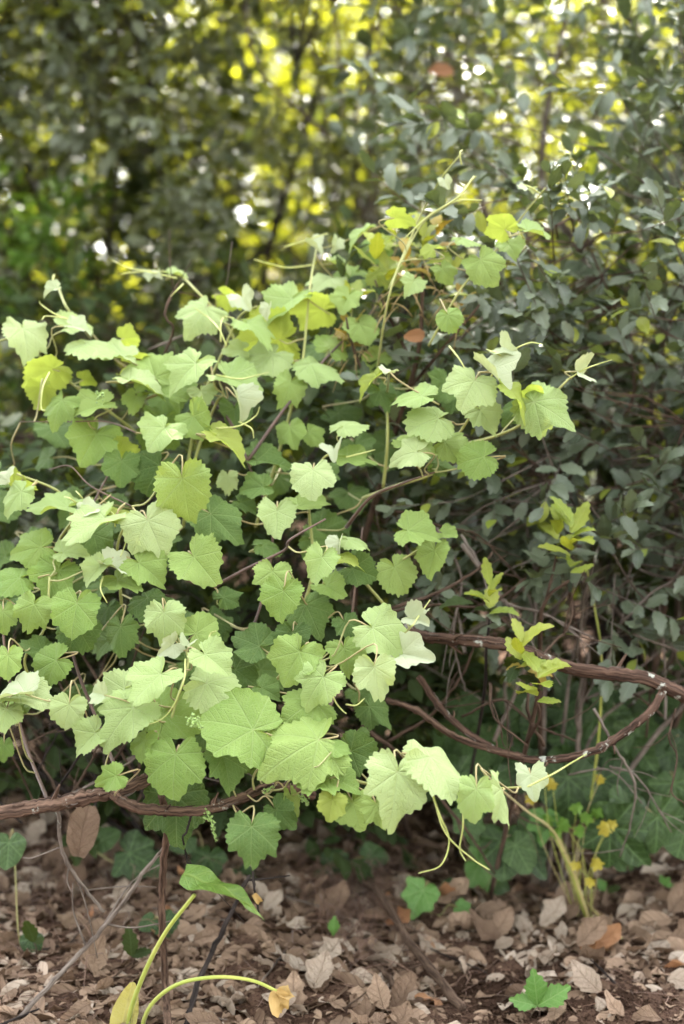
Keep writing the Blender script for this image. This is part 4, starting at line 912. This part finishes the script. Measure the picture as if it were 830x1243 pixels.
IL = [(610,905,70,190,'ivy'),(655,890,60,170,'ivy'),(690,955,66,200,'ivy'),(735,960,84,185,'ivy'),(640,940,64,150,'ivy'),(770,900,76,170,'ivy'),(810,915,70,190,'ivy'),(820,870,62,160,'ivy'),(720,880,60,210,'ivy'),(765,990,66,215,'ivy'),(805,1000,72,150,'ivy'),
      (750,1015,76,160,'ivy'),(820,960,60,170,'ivy'),(690,905,54,140,'ivy'),(600,950,56,180,'ivy'),(580,870,58,170,'ivy'),(570,930,50,200,'ivy'),(635,850,48,180,'ivy'),(690,840,54,190,'ivy'),(750,845,50,170,'ivy'),(610,1040,44,150,'ivy'),(840,1010,60,180,'ivy'),
      (860,940,66,180,'ivy'),(870,880,60,190,'ivy'),(540,900,46,170,'ivy'),(660,1000,42,190,'ivy_light'),(680,870,44,160,'ivy'),(720,925,56,150,'ivy'),(785,950,60,200,'ivy'),(800,835,50,180,'ivy'),(830,800,46,160,'ivy')]
IL += [(ir.uniform(560, 860), ir.uniform(850, 1040), ir.uniform(34, 60), ir.uniform(130, 230), 'ivy') for _ in range(34)]
for x, y, w, a, mk in IL:
    d = 2.26 + 0.0011 * max(0, 1000 - y) + ir.uniform(-0.03, 0.03)
    ivy_leaf(ivy, near_ivy(P(x, y, d + 0.02)), x, y, d, w * ir.uniform(0.92, 1.18), a + ir.uniform(-25, 25), mk, (ir.uniform(-.45, .45), ir.uniform(.1, .75), .8))
# small ivies on the litter
def small_ivy(label, foot_px, leaves, d_off=-0.03, group=None):
    g = ground_at(*foot_px); t = thing('ivy_seedling', label, 'ivy', g, group)
    d0 = proj(g)[2]
    for x, y, w, a, mk, form in leaves: ivy_leaf(t, g, x, y, d0 + d_off, w, a, mk, form=form)
    return t
small_ivy('light green ivy with three-lobed leaf beside the hanging tendrils', (585,1085), [(592,1050,64,110,'ivy_light',0),(545,1075,20,-100,'ivy',1),(606,1075,22,110,'ivy',3)])
small_ivy('light green ivy leaf pair standing in brown litter near a fallen stick', (525,1110), [(510,1088,50,-150,'ivy_light',2),(562,1104,26,110,'ivy_light',0)])
small_ivy('dark ivy with broad leaf under the hanging vine leaves', (165,1068), [(165,1040,62,110,'ivy',0),(128,1018,34,60,'ivy',1),(185,1050,40,150,'ivy',2)])
small_ivy('dark shaded ivy half hidden behind the vertical vine stem', (260,1060), [(250,1048,52,200,'ivy',0),(295,1068,40,150,'ivy',2),(222,1020,36,-120,'ivy',1)])
small_ivy('small ivy with round leaves in the reddish rootlets', (420,1055), [(405,1045,34,60,'ivy',1),(395,1080,26,190,'ivy',3),(452,1040,36,90,'ivy',1)])
small_ivy('small dark ivy between the arum stalk and the ferned stem', (190,1130), [(205,1122,34,120,'ivy',0),(180,1120,24,-120,'ivy',1)])
small_ivy('tiny ivy sprouting at the cut left margin of litter', (25,1150), [(38,1145,30,160,'ivy',1),(10,1030,44,180,'ivy',1)])

def seedling(label, foot_px, leaves, mk='oak_dark', name='oak_seedling', cat='seedling'):
    g = ground_at(*foot_px); t = thing(name, label, cat, g)
    top = g + Vector((0, 0, 0.02))
    p = spline([g - Vector((0, 0, 0.005)), g + Vector((0.003, 0, 0.01)), top], 3); local_tube('stem', p, lerps(0.0014, 0.001, len(p)), M['twig'], t, 5)
    for x, z, ln, m in leaves:
        a = math.radians(x); obj('leaf', oak_blade[m, ir.randrange(4)], frame(top, Vector((math.sin(a), -0.25, math.cos(a) * z + 0.1)), Vector((0, -0.9, 0.5)), ln), t)
M['seed'] = M['sorrel']
for i in range(4):
    oak_blade['seedling', i] = strip_leaf('seedling_blade', [0.03, 0.10, 0.20, 0.27, 0.28, 0.22, 0.10, 0.0], M['ivy_light'], n=12, teeth=1, tooth=0.05, fold=0.2, curl=0.4, wave=0.02, seed=i, across=2)
seedling('three-leaved green seedling growing from bare soil by the fallen leaves', (652,1238), [(-70, .8, .042, 'seedling'), (-8, 1, .056, 'seedling'), (52, .9, .054, 'seedling')])
seedling('tiny dark seedling with one holly-like leaf next to the arum stalk', (160,1178), [(-5, 1, .048, 'oak_dark'), (70, .8, .03, 'oak_dark')])
seedling('little toothed seedling among grey twigs in the litter', (42,1160), [(-15, 1, .045, 'oak_dark'), (60, .8, .022, 'oak_dark')])
seedling('small seedling with a round leaf on bare rootlets', (404,1152), [(5, 1, .032, 'seedling')])
seedling('small glossy seedling at the foot of the yellow stems', (735,1098), [(-30, 1, .030, 'seedling'), (60, 0.7, .026, 'oak_dark')])
seedling('pale green sprout pushing up beside the soil bank', (805,1090), [(-20, 1, .02, 'seedling'), (30, 1, .018, 'seedling'), (80, .5, .016, 'seedling')])

# arum with a drooping leaf
g = ground_at(160, 1250); dA = proj(g)[2]
ar = thing('arum_plant', 'wilting arum with yellow-green stalks and a drooping wavy leaf', 'plant', g)
def stalk(pix, r0, r1, mk, t=ar, name='stalk', seg=8):
    pts = spline([P(*p) for p in pix], 8); local_tube(name, pts, lerps(r0, r1, len(pts)), M[mk], t, seg); return pts
s1 = stalk([(152,1262,dA),(160,1222,dA-.03),(178,1175,dA-.07),(202,1130,dA-.10),(236,1086,dA-.13)], 0.0034, 0.0025, 'stalk_y')
s2 = stalk([(168,1262,dA),(182,1222,dA-.05),(215,1195,dA-.08),(262,1186,dA-.10),(305,1190,dA-.10),(336,1203,dA-.10)], 0.0030, 0.0020, 'stalk_y')
dl = dA - .13
obj('leaf', strip_leaf('arum_blade', [0.12, 0.16, 0.175, 0.17, 0.14, 0.09, 0.04, 0.0], M['arum'], 18, fold=0.15, curl=0.9, wave=0.07, twist=0.5, seed=4, across=3), frame(P(222,1062,dl), RIGHT * 0.95 + UP * -0.12 + BACK * 0.2, UP * 0.85 + BACK * 0.45, 0.118), ar)
obj('curled_tip', strip_leaf('curled_tip', [0.12, 0.16, 0.14, 0.05], M['wilt_tan'], 8, fold=0.5, curl=1.8, seed=5), frame(P(308,1085,dl - .02), RIGHT * 0.5 - UP * 0.7, BACK + UP * 0.3, 0.026), ar)
obj('wilted_flower', strip_leaf('wilted_flower', [0.18, 0.36, 0.44, 0.30, 0.16, 0.05], M['wilt_tan'], 14, fold=0.8, curl=1.2, wave=0.12, twist=0.9, seed=8, across=3), frame(P(334,1201,dA - .10), RIGHT * 0.35 - UP * 0.9 + BACK * 0.2, BACK * 0.8 + UP * 0.5, 0.036), ar)
obj('wilted_flower', strip_leaf('wilted_flower', [0.16, 0.34, 0.30, 0.12, 0.0], M['wilt_tan'], 10, fold=0.7, curl=-1.0, wave=0.1, twist=-0.7, seed=9, across=2), frame(P(336,1202,dA - .098), RIGHT * 0.75 - UP * 0.5, BACK * 0.5 + UP * 0.6, 0.026), ar)
obj('yellow_leaf', strip_leaf('arum_yellow_blade', [0.10, 0.17, 0.20, 0.19, 0.16, 0.12, 0.04], M['wilt_yellow'], 14, fold=0.35, curl=-0.5, wave=0.03, seed=2, across=3), frame(P(144,1262,dA - .01), UP + RIGHT * 0.22, BACK + UP * 0.2 + RIGHT * 0.2, 0.088), ar)

# sorrel going yellow
g = ground_at(712, 1112); so = thing('wood_sorrel', 'clump of wood sorrel with yellowing clover leaves by the ivy', 'plant', g)
heart = polar_leaf('sorrel_leaflet', [(0, 0.76), (12, 0.92), (28, 1.0), (45, 0.78), (65, 0.46), (100, 0.22), (180, 0.08)], (0,), M['sorrel_yellow'], 0, 0, 2, 32, (0.5, 1.0), cup=0.1, fold=0.25, wave=0.03)
heart_g = polar_leaf('sorrel_leaflet', [(0, 0.76), (12, 0.92), (28, 1.0), (45, 0.78), (65, 0.46), (100, 0.22), (180, 0.08)], (0,), M['sorrel'], 0, 0, 2, 32, (0.5, 1.0), cup=0.1, fold=0.25, wave=0.03)
def trefoil(pos, s, me, seed):
    r = random.Random(seed); n = (Vector((r.uniform(-.3, .3), -0.75, 0.6))).normalized(); a0 = n.orthogonal().normalized(); b0 = n.cross(a0); th = r.uniform(0, 6)
    for k in range(3):
        q = th + k * 2.094; obj('leaflet', me, frame(pos, a0 * math.cos(q) + b0 * math.sin(q) - n * 0.7, n, s * 0.85), so)
for i, (x, y, d, s, me) in enumerate([(735,1005,2.30,.017,heart),(724,1048,2.30,.015,heart),(700,1050,2.30,.013,heart),(716,1070,2.30,.012,heart),(660,945,2.30,.016,heart),(645,968,2.31,.014,heart),(670,950,2.32,.015,heart),(728,945,2.34,.012,heart),(742,1000,2.32,.013,heart),(712,1125,2.28,.013,heart),
                          (685,1000,2.33,.017,heart_g),(712,992,2.34,.016,heart_g),(700,980,2.34,.015,heart_g),(675,1010,2.33,.014,heart_g),(725,985,2.36,.015,heart_g),(705,1008,2.31,.015,heart_g),(665,995,2.36,.015,heart_g)]):
    p = P(x, y, d - 0.12); trefoil(p, s, me, i)
    b = g + Vector((ir.uniform(-.02, .02), ir.uniform(-.02, .02), -0.004))
    pts = spline([p, p.lerp(b, 0.45) + Vector((ir.uniform(-.015, .015), 0, 0.012)), b], 6); local_tube('stalk', pts, lerps(0.0006, 0.0009, len(pts)), M['stalk_tan' if i % 2 else 'stalk_y'], so, 4)
for pix, r0, r1, mk in [([(715,1118,2.27),(696,1060,2.24),(672,1010,2.2),(640,985,2.12),(610,960,2.0)], .0026, .0016, 'stalk_tan'), ([(712,1115,2.28),(700,1080,2.27),(690,1050,2.26),(665,1000,2.26)], .0032, .0022, 'stalk_y'), ([(755,1140,2.2),(730,1115,2.26),(712,1095,2.3)], .002, .0014, 'stalk_tan'), ([(700,1005,2.3),(650,1005,2.28),(600,1030,2.3)], .0016, .001, 'stalk_tan')]:
    stalk(pix, r0, r1, mk, so)
g = ground_at(722, 1000)
gs = tag(local_tube('climbing_stem', [p for p in spline([P(712,1005,2.32), P(726,900,2.2), P(730,800,2.16), P(722,740,2.15), P(716,710,2.15), P(712,690,2.15)], 6)], lerps(0.0021, 0.0012, 31), M['stalk_y'], None, 6), 'slender yellow-green stem climbing straight up past the lichened cane', 'stem')

# ------------------------------------------------------------------ sticks and dead twigs
MARKS = [((165,1215),'by the wilting arum'),((205,1150),'by the upright vine stem'),((90,1165),'by the long forked stick'),((262,1170),'by the dark slanting stick'),((345,1225),'below the withered arum flower'),((500,1180),'by the thick fallen stick'),((512,1105),'by the light green ivy pair'),
         ((590,1090),'by the ivy under the tendrils'),((600,1215),'on the bare soil patch'),((652,1235),'by the three-leaved seedling'),((712,1115),'by the foot of the sorrel'),((425,1085),'in the reddish rootlets'),((170,1065),'by the dark broad-leaved ivy'),((40,1160),'by the little toothed seedling'),
         ((780,1075),'at the foot of the ivy mat'),((805,1095),'by the pale green sprout'),((400,1155),'by the round-leaved seedling'),((330,1110),'below the hanging dark twig'),((780,1190),'on the soil bank below the sorrel'),((30,1225),'at the foot of the long forked stick')]
UPMARKS = [((640,810),'before the lichened cane'),((700,700),'by the yellow-tipped young oak'),((725,860),'by the climbing yellow-green stem'),((780,940),'over the ivy mat'),((570,760),'by the small tufted oak'),((600,900),'inside the bend of the cane'),((510,850),'behind the pale drooping vine leaves'),((500,660),'under the reaching vine shoot'),
           ((800,720),'under the grey oak shrub'),((660,600),'by the lichened branch fork'),((60,1000),'under the rough woody cane'),((40,900),'above the rough woody cane'),((140,900),'under the vine leaves by the cane joint'),((180,1000),'by the upright vine stem')]
def where(x, y, marks=MARKS): return min(marks, key=lambda m: (m[0][0] - x) ** 2 + (m[0][1] - y) ** 2)[1]
SHAPE = ['folded', 'broad arched', 'narrow curled', 'wide flat', 'backward-curled', 'blunt']
TCOL = {'twig': 'brown', 'twig_grey': 'grey', 'twig_dark': 'blackish', 'branch_lichen': 'lichen-spotted', 'stalk_tan': 'tan'}
def stick(label, pix, r0, r1, mk, side=0, name='dead_twig', group=None, seed=0, forks=None):
    r = random.Random(seed + int(pix[0][0]))
    raw = [p if isinstance(p, Vector) else P(*p) for p in pix]
    pts = gnarl(spline(raw, 8), r0 * 0.35, r)
    pts = [Vector((p.x, p.y, max(p.z, gz(p.x, p.y) + r0 * 0.6))) for p in pts]
    o0 = pts[0]; mb = MB(); mb.tube([p - o0 for p in pts], [a * r.uniform(0.85, 1.15) for a in lerps(r0, r1, len(pts))], 6, True, 0.05, r)
    main = obj(name, mb.mesh(name, M[mk]), Matrix.Translation(o0))
    tag(main, label, 'twig', group)
    for i in range(side):
        k = r.randrange(len(pts) // 5, len(pts) - 1); p = pts[k]; t = (pts[min(k + 1, len(pts) - 1)] - pts[k - 1]).normalized()
        dv = (t + rand_dir(r) * 0.9).normalized(); L = r.uniform(0.03, 0.13)
        q = [p, p + dv * L * 0.5 + rand_dir(r) * L * 0.08, p + dv * L + rand_dir(r) * L * 0.2]
        qq = spline(q, 4); rr = r0 * 0.45
        local_tube('side_twig', qq, lerps(rr, rr * 0.5, len(qq)), M[mk], main, 5, 0.05)
    return main
gA = ground_at(20, 1243)
stick('long grey forked stick leaning up from the litter to the vertical vine stem', [gA + Vector((0, 0, .004)), P(90,1165,1.93), P(140,1108,1.90), P(172,1062,1.88), P(206,1022,1.87)], 0.0036, 0.0028, 'twig_grey', 5, 'dead_branch', seed=3)
stick('bare grey twig bending down from the woody cane to the forked stick', [(70,978,1.82),(76,1035,1.86),(98,1072,1.89),(126,1106,1.90)], 0.0030, 0.0022, 'twig_grey', 4, seed=4)
stick('dark slender stick standing askew behind the drooping arum stalk', [ground_at(224,1250), P(245,1180,1.96), P(278,1115,1.95), P(302,1062,1.94)], 0.0040, 0.0028, 'twig_dark', 1, 'dead_branch', seed=5)
gB = [ground_at(560,1243), ground_at(500,1172), ground_at(455,1110)]
stick('thick brown fallen stick sloping across the leaf litter under the vine', [gB[0] + Vector((0, 0, .022)), gB[1] + Vector((0, 0, .030)), gB[2] + Vector((0, 0, .042)), P(428,1070,2.4), P(422,1035,2.4)], 0.0068, 0.0052, 'twig', 2, 'fallen_stick', seed=6)
stick('short dark twig hanging from the lowest toothed vine leaf', [(306,1052,1.86),(310,1085,1.86),(314,1110,1.86)], 0.0022, 0.0012, 'twig_dark', 0, seed=7)
stick('thin dark twig dangling below the woody cane', [(232,990,1.74),(226,1010,1.75),(222,1018,1.76),(228,1050,1.78)], 0.0015, 0.0010, 'twig_dark', 2, seed=8)
stick('grey fallen stick lying under the dark slender one', [ground_at(490,1225) + Vector((0,0,.01)), ground_at(470,1195) + Vector((0,0,.012)), ground_at(455,1180) + Vector((0,0,.012))], 0.005, 0.004, 'twig', 0, 'fallen_stick', seed=9)
# twigs about the lichened cane
TW = [([(660,905,2.0),(640,860,1.98),(655,800,2.0),(690,760,2.02),(695,720,2.03)],.0026,'twig'), ([(560,660,2.06),(600,715,2.05),(622,745,2.05),(630,790,2.06)],.0032,'twig_grey'), ([(560,650,2.08),(585,690,2.06),(610,730,2.05),(660,745,2.04),(720,775,2.05)],.0028,'twig_grey'),
      ([(470,740,2.0),(530,720,2.02),(580,690,2.05),(598,670,2.06)],.0030,'twig'), ([(440,750,2.02),(520,735,2.03),(590,735,2.04),(640,700,2.06)],.0026,'twig'), ([(595,830,2.0),(600,870,1.96),(640,905,1.93)],.0024,'twig'), ([(700,800,2.1),(710,720,2.1),(730,640,2.14),(700,600,2.18)],.0030,'branch_lichen'),
      ([(655,560,2.3),(662,600,2.28),(680,620,2.26),(690,650,2.24)],.0050,'branch_lichen'), ([(700,640,2.2),(735,660,2.18),(760,700,2.17),(790,740,2.18)],.0026,'branch_lichen'), ([(720,860,2.02),(745,905,2.02),(770,950,2.05),(765,1000,2.1),(752,1040,2.15)],.0022,'twig_grey'),
      ([(740,930,2.05),(775,945,2.05),(815,1010,2.1)],.0018,'twig_grey'), ([(820,860,1.98),(812,895,1.98),(822,920,1.98),(815,960,2.0),(830,975,2.0)],.0016,'twig'), ([(690,940,2.1),(740,935,2.08),(780,975,2.1)],.0016,'twig_grey'), ([(470,900,2.1),(520,870,2.1),(560,820,2.08),(580,770,2.06)],.0028,'twig'),
      ([(440,880,2.1),(500,930,2.1),(560,1000,2.15),(600,1060,2.25)],.0034,'twig'), ([(600,900,2.2),(640,800,2.2),(650,720,2.2),(640,640,2.24)],.0034,'twig_grey'), ([(700,940,2.3),(705,860,2.28),(715,790,2.25)],.0046,'twig_grey'), ([(750,760,2.14),(790,720,2.16),(820,700,2.18),(850,640,2.2)],.0024,'twig_grey'),
      ([(560,870,2.05),(610,850,2.02),(650,880,2.02),(700,900,2.05)],.0020,'twig'), ([(530,640,2.1),(560,700,2.1),(550,770,2.08),(565,840,2.08)],.0022,'twig_grey'), ([(610,980,2.2),(650,1000,2.22),(700,1010,2.26)],.0018,'twig'), ([(480,620,2.05),(540,640,2.08),(580,650,2.1),(620,690,2.1)],.0022,'twig'),
      ([(200,430,2.15),(210,400,2.13),(200,380,2.13),(215,345,2.15)],.0024,'twig'), ([(180,425,2.2),(230,405,2.18),(260,400,2.16)],.0020,'twig_grey'), ([(590,380,2.1),(560,410,2.12),(540,440,2.14)],.0030,'branch_lichen')]
for i, (p, r0, mk) in enumerate(TW):
    m = p[len(p) // 2]
    lb = ('bare %s twig with side shoots %s' % (TCOL[mk], where(m[0], m[1], UPMARKS))) if p[0][0] > 300 else 'bare %s twig poking out of the vine top on its shaded side' % TCOL[mk]
    stick(lb, p, r0, r0 * 0.55, mk, 3, group='twigs: ' + lb, seed=20 + i)
tr = random.Random(77)
for i in range(34):      # tangle low under the vine
    x = tr.uniform(-60, 210); y = tr.uniform(880, 1010); d = tr.uniform(1.95, 2.3); L = tr.uniform(60, 170)
    a = math.radians(tr.choice([35, 50, 60, 75, 110, 130]) + tr.uniform(-12, 12)); mk = tr.choice(['twig', 'twig_grey', 'twig', 'twig_dark'])
    q = [(x, y, d), (x + L * .5 * math.cos(a) + tr.uniform(-8, 8), y - L * .5 * math.sin(a), d + tr.uniform(-.05, .05)), (x + L * math.cos(a), y - L * math.sin(a), d + tr.uniform(-.1, .1))]
    lb = '%s %s dead twig in the tangle %s' % ('long' if L > 115 else 'short', TCOL[mk], where(q[1][0], q[1][1], UPMARKS[10:]))
    stick(lb, q, tr.uniform(.0014, .0034), .0010, mk, tr.choice([1, 2, 3]), group='tangle: ' + lb, seed=60 + i)
for i in range(46):
    x = tr.uniform(440, 840); y = tr.uniform(640, 960); d = tr.uniform(2.1, 2.6); L = tr.uniform(70, 200)
    a = math.radians(tr.uniform(20, 160)); mk = tr.choice(['twig', 'twig_grey', 'twig_grey', 'branch_lichen'])
    q = [(x, y, d), (x + L * .5 * math.cos(a) + tr.uniform(-14, 14), y - L * .5 * math.sin(a), d + tr.uniform(-.05, .05)), (x + L * math.cos(a), y - L * math.sin(a), d + tr.uniform(-.1, .1))]
    lb = '%s thin %s dead twig in the thicket %s' % ('long' if L > 135 else 'short', TCOL[mk], where(q[1][0], q[1][1], UPMARKS[:10]))
    stick(lb, q, tr.uniform(.0012, .0032), .0009, mk, tr.choice([1, 2, 4]), group='thicket: ' + lb, seed=160 + i)
for i in range(26):
    px, py = tr.uniform(0, 830), tr.uniform(1040, 1243)
    q = ground_at(px, py); a = tr.uniform(0, 6.28); L = tr.uniform(.04, .16); dv = Vector((math.cos(a), math.sin(a), 0)); mk = tr.choice(['twig', 'twig_grey', 'twig_dark'])
    pts = [q + dv * (t - .5) * L + Vector((0, 0, 0.006)) for t in (0, .5, 1)]
    lb = '%s %s dry twig lying flat %s' % ('long' if L > .1 else 'short', TCOL[mk], where(px, py))
    stick(lb, pts, tr.uniform(.0011, .0024), .0009, mk, tr.choice([0, 1]), 'fallen_twig', 'fallen: ' + lb, 300 + i)

# ------------------------------------------------------------------ leaf litter
DW = [([0.03, 0.14, 0.24, 0.25, 0.27, 0.18, 0.12, 0.02], 0.5, 1.5), ([0.04, 0.22, 0.33, 0.33, 0.36, 0.25, 0.16, 0.03], 0.35, -1.3), ([0.02, 0.12, 0.19, 0.21, 0.2, 0.17, 0.1, 0.02], 0.6, 1.4), ([0.05, 0.25, 0.38, 0.42, 0.36, 0.37, 0.2, 0.04], 0.3, 1.0), ([0.03, 0.17, 0.27, 0.31, 0.26, 0.2, 0.09, 0.0], -0.6, 1.4), ([0.04, 0.2, 0.3, 0.33, 0.3, 0.26, 0.2, 0.08], 0.4, -1.1)]
dead_mesh = {mk: [strip_leaf('dead_blade', [0.82 * q for q in w], M[mk], 10, teeth=1, tooth=0.02, fold=f, curl=c, side=0.05 * (-1) ** i, twist=0.7 * (-1) ** i, wave=0.075, seed=40 + i, across=2) for i, (w, f, c) in enumerate(DW)] for mk in ('dead', 'dead_pale', 'dead_orange')}
gr = random.Random(13)
def dead_matrix(q, L, lift=0.0, tip=0.45):
    a = gr.uniform(0, 6.283); ap = Vector((math.cos(a), math.sin(a), gr.uniform(-0.15, tip * 0.6)))
    nm = Vector((gr.gauss(0, tip), gr.gauss(0, tip) - 0.15, 1))
    return frame(q + Vector((0, 0, 0.004 + lift)), ap, nm, L)
SPECIAL = [(740,1140,.075,'dead'),(690,1128,.080,'dead'),(655,1135,.062,'dead_pale'),(760,1165,.068,'dead'),(700,1160,.066,'dead'),(345,1220,.05,'dead_pale'),(330,1100,.065,'dead_pale'),(180,1135,.06,'dead_orange'),(625,1122,.06,'dead_pale'),(235,1155,.055,'dead'),(270,1235,.07,'dead_pale'),(480,1225,.055,'dead_pale'),(650,1240,.06,'dead_pale'),(330,1180,.05,'dead_pale')]
DCOL = {'dead': 'brown', 'dead_pale': 'bleached', 'dead_orange': 'rusty orange'}
def fallen(x, y, L, mk, lift, size):
    k = gr.randrange(6); lb = '%s %s %s dead leaf %s' % (size, SHAPE[k], DCOL[mk], where(x, y))
    tag(obj('fallen_leaf', dead_mesh[mk][k], dead_matrix(ground_at(x, y), L, lift)), lb, 'dead leaf', 'litter: ' + lb)
for x, y, L, mk in SPECIAL: fallen(x, y, L, mk, 0.012, 'large')
def litter_density(x, y):
    k = 1.0
    if 530 < x < 640 and y > 1165: k = 0.12
    if x > 560 and y > 1195: k = min(k, 0.35)
    if y < 1060: k *= 0.6
    return k
n = 0
while n < 275:
    x, y = gr.uniform(-20, 850), gr.uniform(1015, 1262)
    if gr.random() > litter_density(x, y): continue
    n += 1; t = gr.random(); L = gr.uniform(.034, .072)
    fallen(x, y, L, 'dead' if t < 0.60 else ('dead_pale' if t < 0.93 else 'dead_orange'), gr.uniform(0, .008), 'small' if L < .050 else 'medium')
ms = []
for i in range(8200):
    x, y = (gr.uniform(-0.85, 0.85), gr.uniform(1.7, 3.1)) if i % 4 else (gr.uniform(-1.6, 1.6), gr.uniform(1.2, 3.6))
    px, py, _ = proj((x, y, 0))
    if gr.random() > litter_density(px, py) * 1.2: continue
    ms.append(np.array(dead_matrix(Vector((x, y, gz(x, y) - 0.002)), gr.uniform(.026, .058))))
small_dead = strip_leaf('litter_blade', [0.04, 0.25, 0.33, 0.25, 0.03], M['dead'], 6, fold=0.25, curl=1.0, wave=0.06, twist=0.6, across=1)
gr.shuffle(ms); npale = len(ms) // 4
tag(obj('pale_litter', mass_mesh('pale_litter', small_dead, ms[:npale], M['dead_pale'])), 'bleached broken leaves strewn through the litter', 'litter', kind='stuff'); ms = ms[npale:]
tag(obj('leaf_litter', mass_mesh('leaf_litter', small_dead, ms, M['dead'])), 'brown carpet of crumbled dead leaves over the soil', 'litter', kind='stuff')
ms = []
for i in range(5200):
    x, y = gr.uniform(-0.75, 0.75), gr.uniform(1.6, 3.1)
    ms.append(np.array(dead_matrix(Vector((x, y, gz(x, y) - 0.001)), gr.uniform(.004, .013), 0, 0.8)))
tag(obj('leaf_crumbs', mass_mesh('leaf_crumbs', strip_leaf('crumb', [0.2, 0.4, 0.1], M['dead'], 2, fold=0.3, curl=0.6, across=1), ms, M['dead'])), 'fine crumbs of dead leaf scattered on the soil', 'litter', kind='stuff')
# rootlets, needles and thin dry stems
mb = MB()
for i in range(1500):
    t = gr.random()
    if t < 0.35: px, py = gr.gauss(425, 30), gr.gauss(1085, 40)
    elif t < 0.55: px, py = gr.gauss(650, 45), gr.gauss(1040, 30)
    elif t < 0.75: px, py = gr.gauss(90, 70), gr.gauss(1060, 40)
    else: px, py = gr.uniform(0, 830), gr.uniform(1040, 1243)
    py = max(1005, py)
    q = ground_at(px, py); a = gr.uniform(0, 6.28); L = gr.uniform(.02, .09); hgt = gr.uniform(0, .03) * (1.5 if t < 0.75 else 0.3)
    d1 = Vector((math.cos(a), math.sin(a), 0)) * L
    pts = [q + Vector((0, 0, .003)), q + d1 * .35 + Vector((gr.uniform(-.01, .01), 0, hgt)), q + d1 * .7 + Vector((0, gr.uniform(-.01, .01), hgt * .9)), q + d1 + Vector((0, 0, hgt * .4 + .002))]
    rr = gr.uniform(.0003, .0009); mb.tube(pts, [rr, rr, rr * .8, rr * .5], 3, False)
tag(obj('rootlets', mb.mesh('rootlets', M['rootlet'])), 'reddish dry rootlets and thin stems matted over the soil', 'rootlets', kind='stuff')
# soil crumbs
cr = bpy.data.meshes.new('clod'); cv = [Vector(v) * (1 + 0.3 * math.sin(i * 7)) for i, v in enumerate([(1,0,0),(-1,0,0),(0,1,0),(0,-1,0),(0,0,.8),(0,0,-.8),(.6,.6,.4),(-.6,.5,.4)])]
cr.from_pydata([tuple(v) for v in cv], [], [(6,4,0),(6,2,4),(6,0,2),(7,4,2),(7,1,4),(7,2,1),(1,3,4),(3,0,4),(2,0,5),(1,2,5),(3,1,5),(0,3,5)]); cr.uv_layers.new(name='UVMap')
ms = []
for i in range(4200):
    if gr.random() < 0.5: px, py = gr.gauss(590, 60), gr.gauss(1215, 25)
    else: px, py = gr.uniform(540, 830), gr.uniform(1190, 1260)
    q = ground_at(px, max(1100, py)) if i % 3 == 0 else None
    if q is None:
        q = Vector((gr.gauss(0.26, 0.14), gr.uniform(1.75, 2.15), 0)); q.z = gz(q.x, q.y)
    s = gr.uniform(.001, .0032) * (1.8 if gr.random() < .06 else 1)
    ms.append(np.array(frame(q + Vector((0, 0, s * .3)), rand_dir(gr), rand_dir(gr), s)))
tag(obj('soil_crumbs', mass_mesh('soil_crumbs', cr, ms, M['soil'])), 'crumbly grains of bare brown soil', 'soil', kind='stuff')
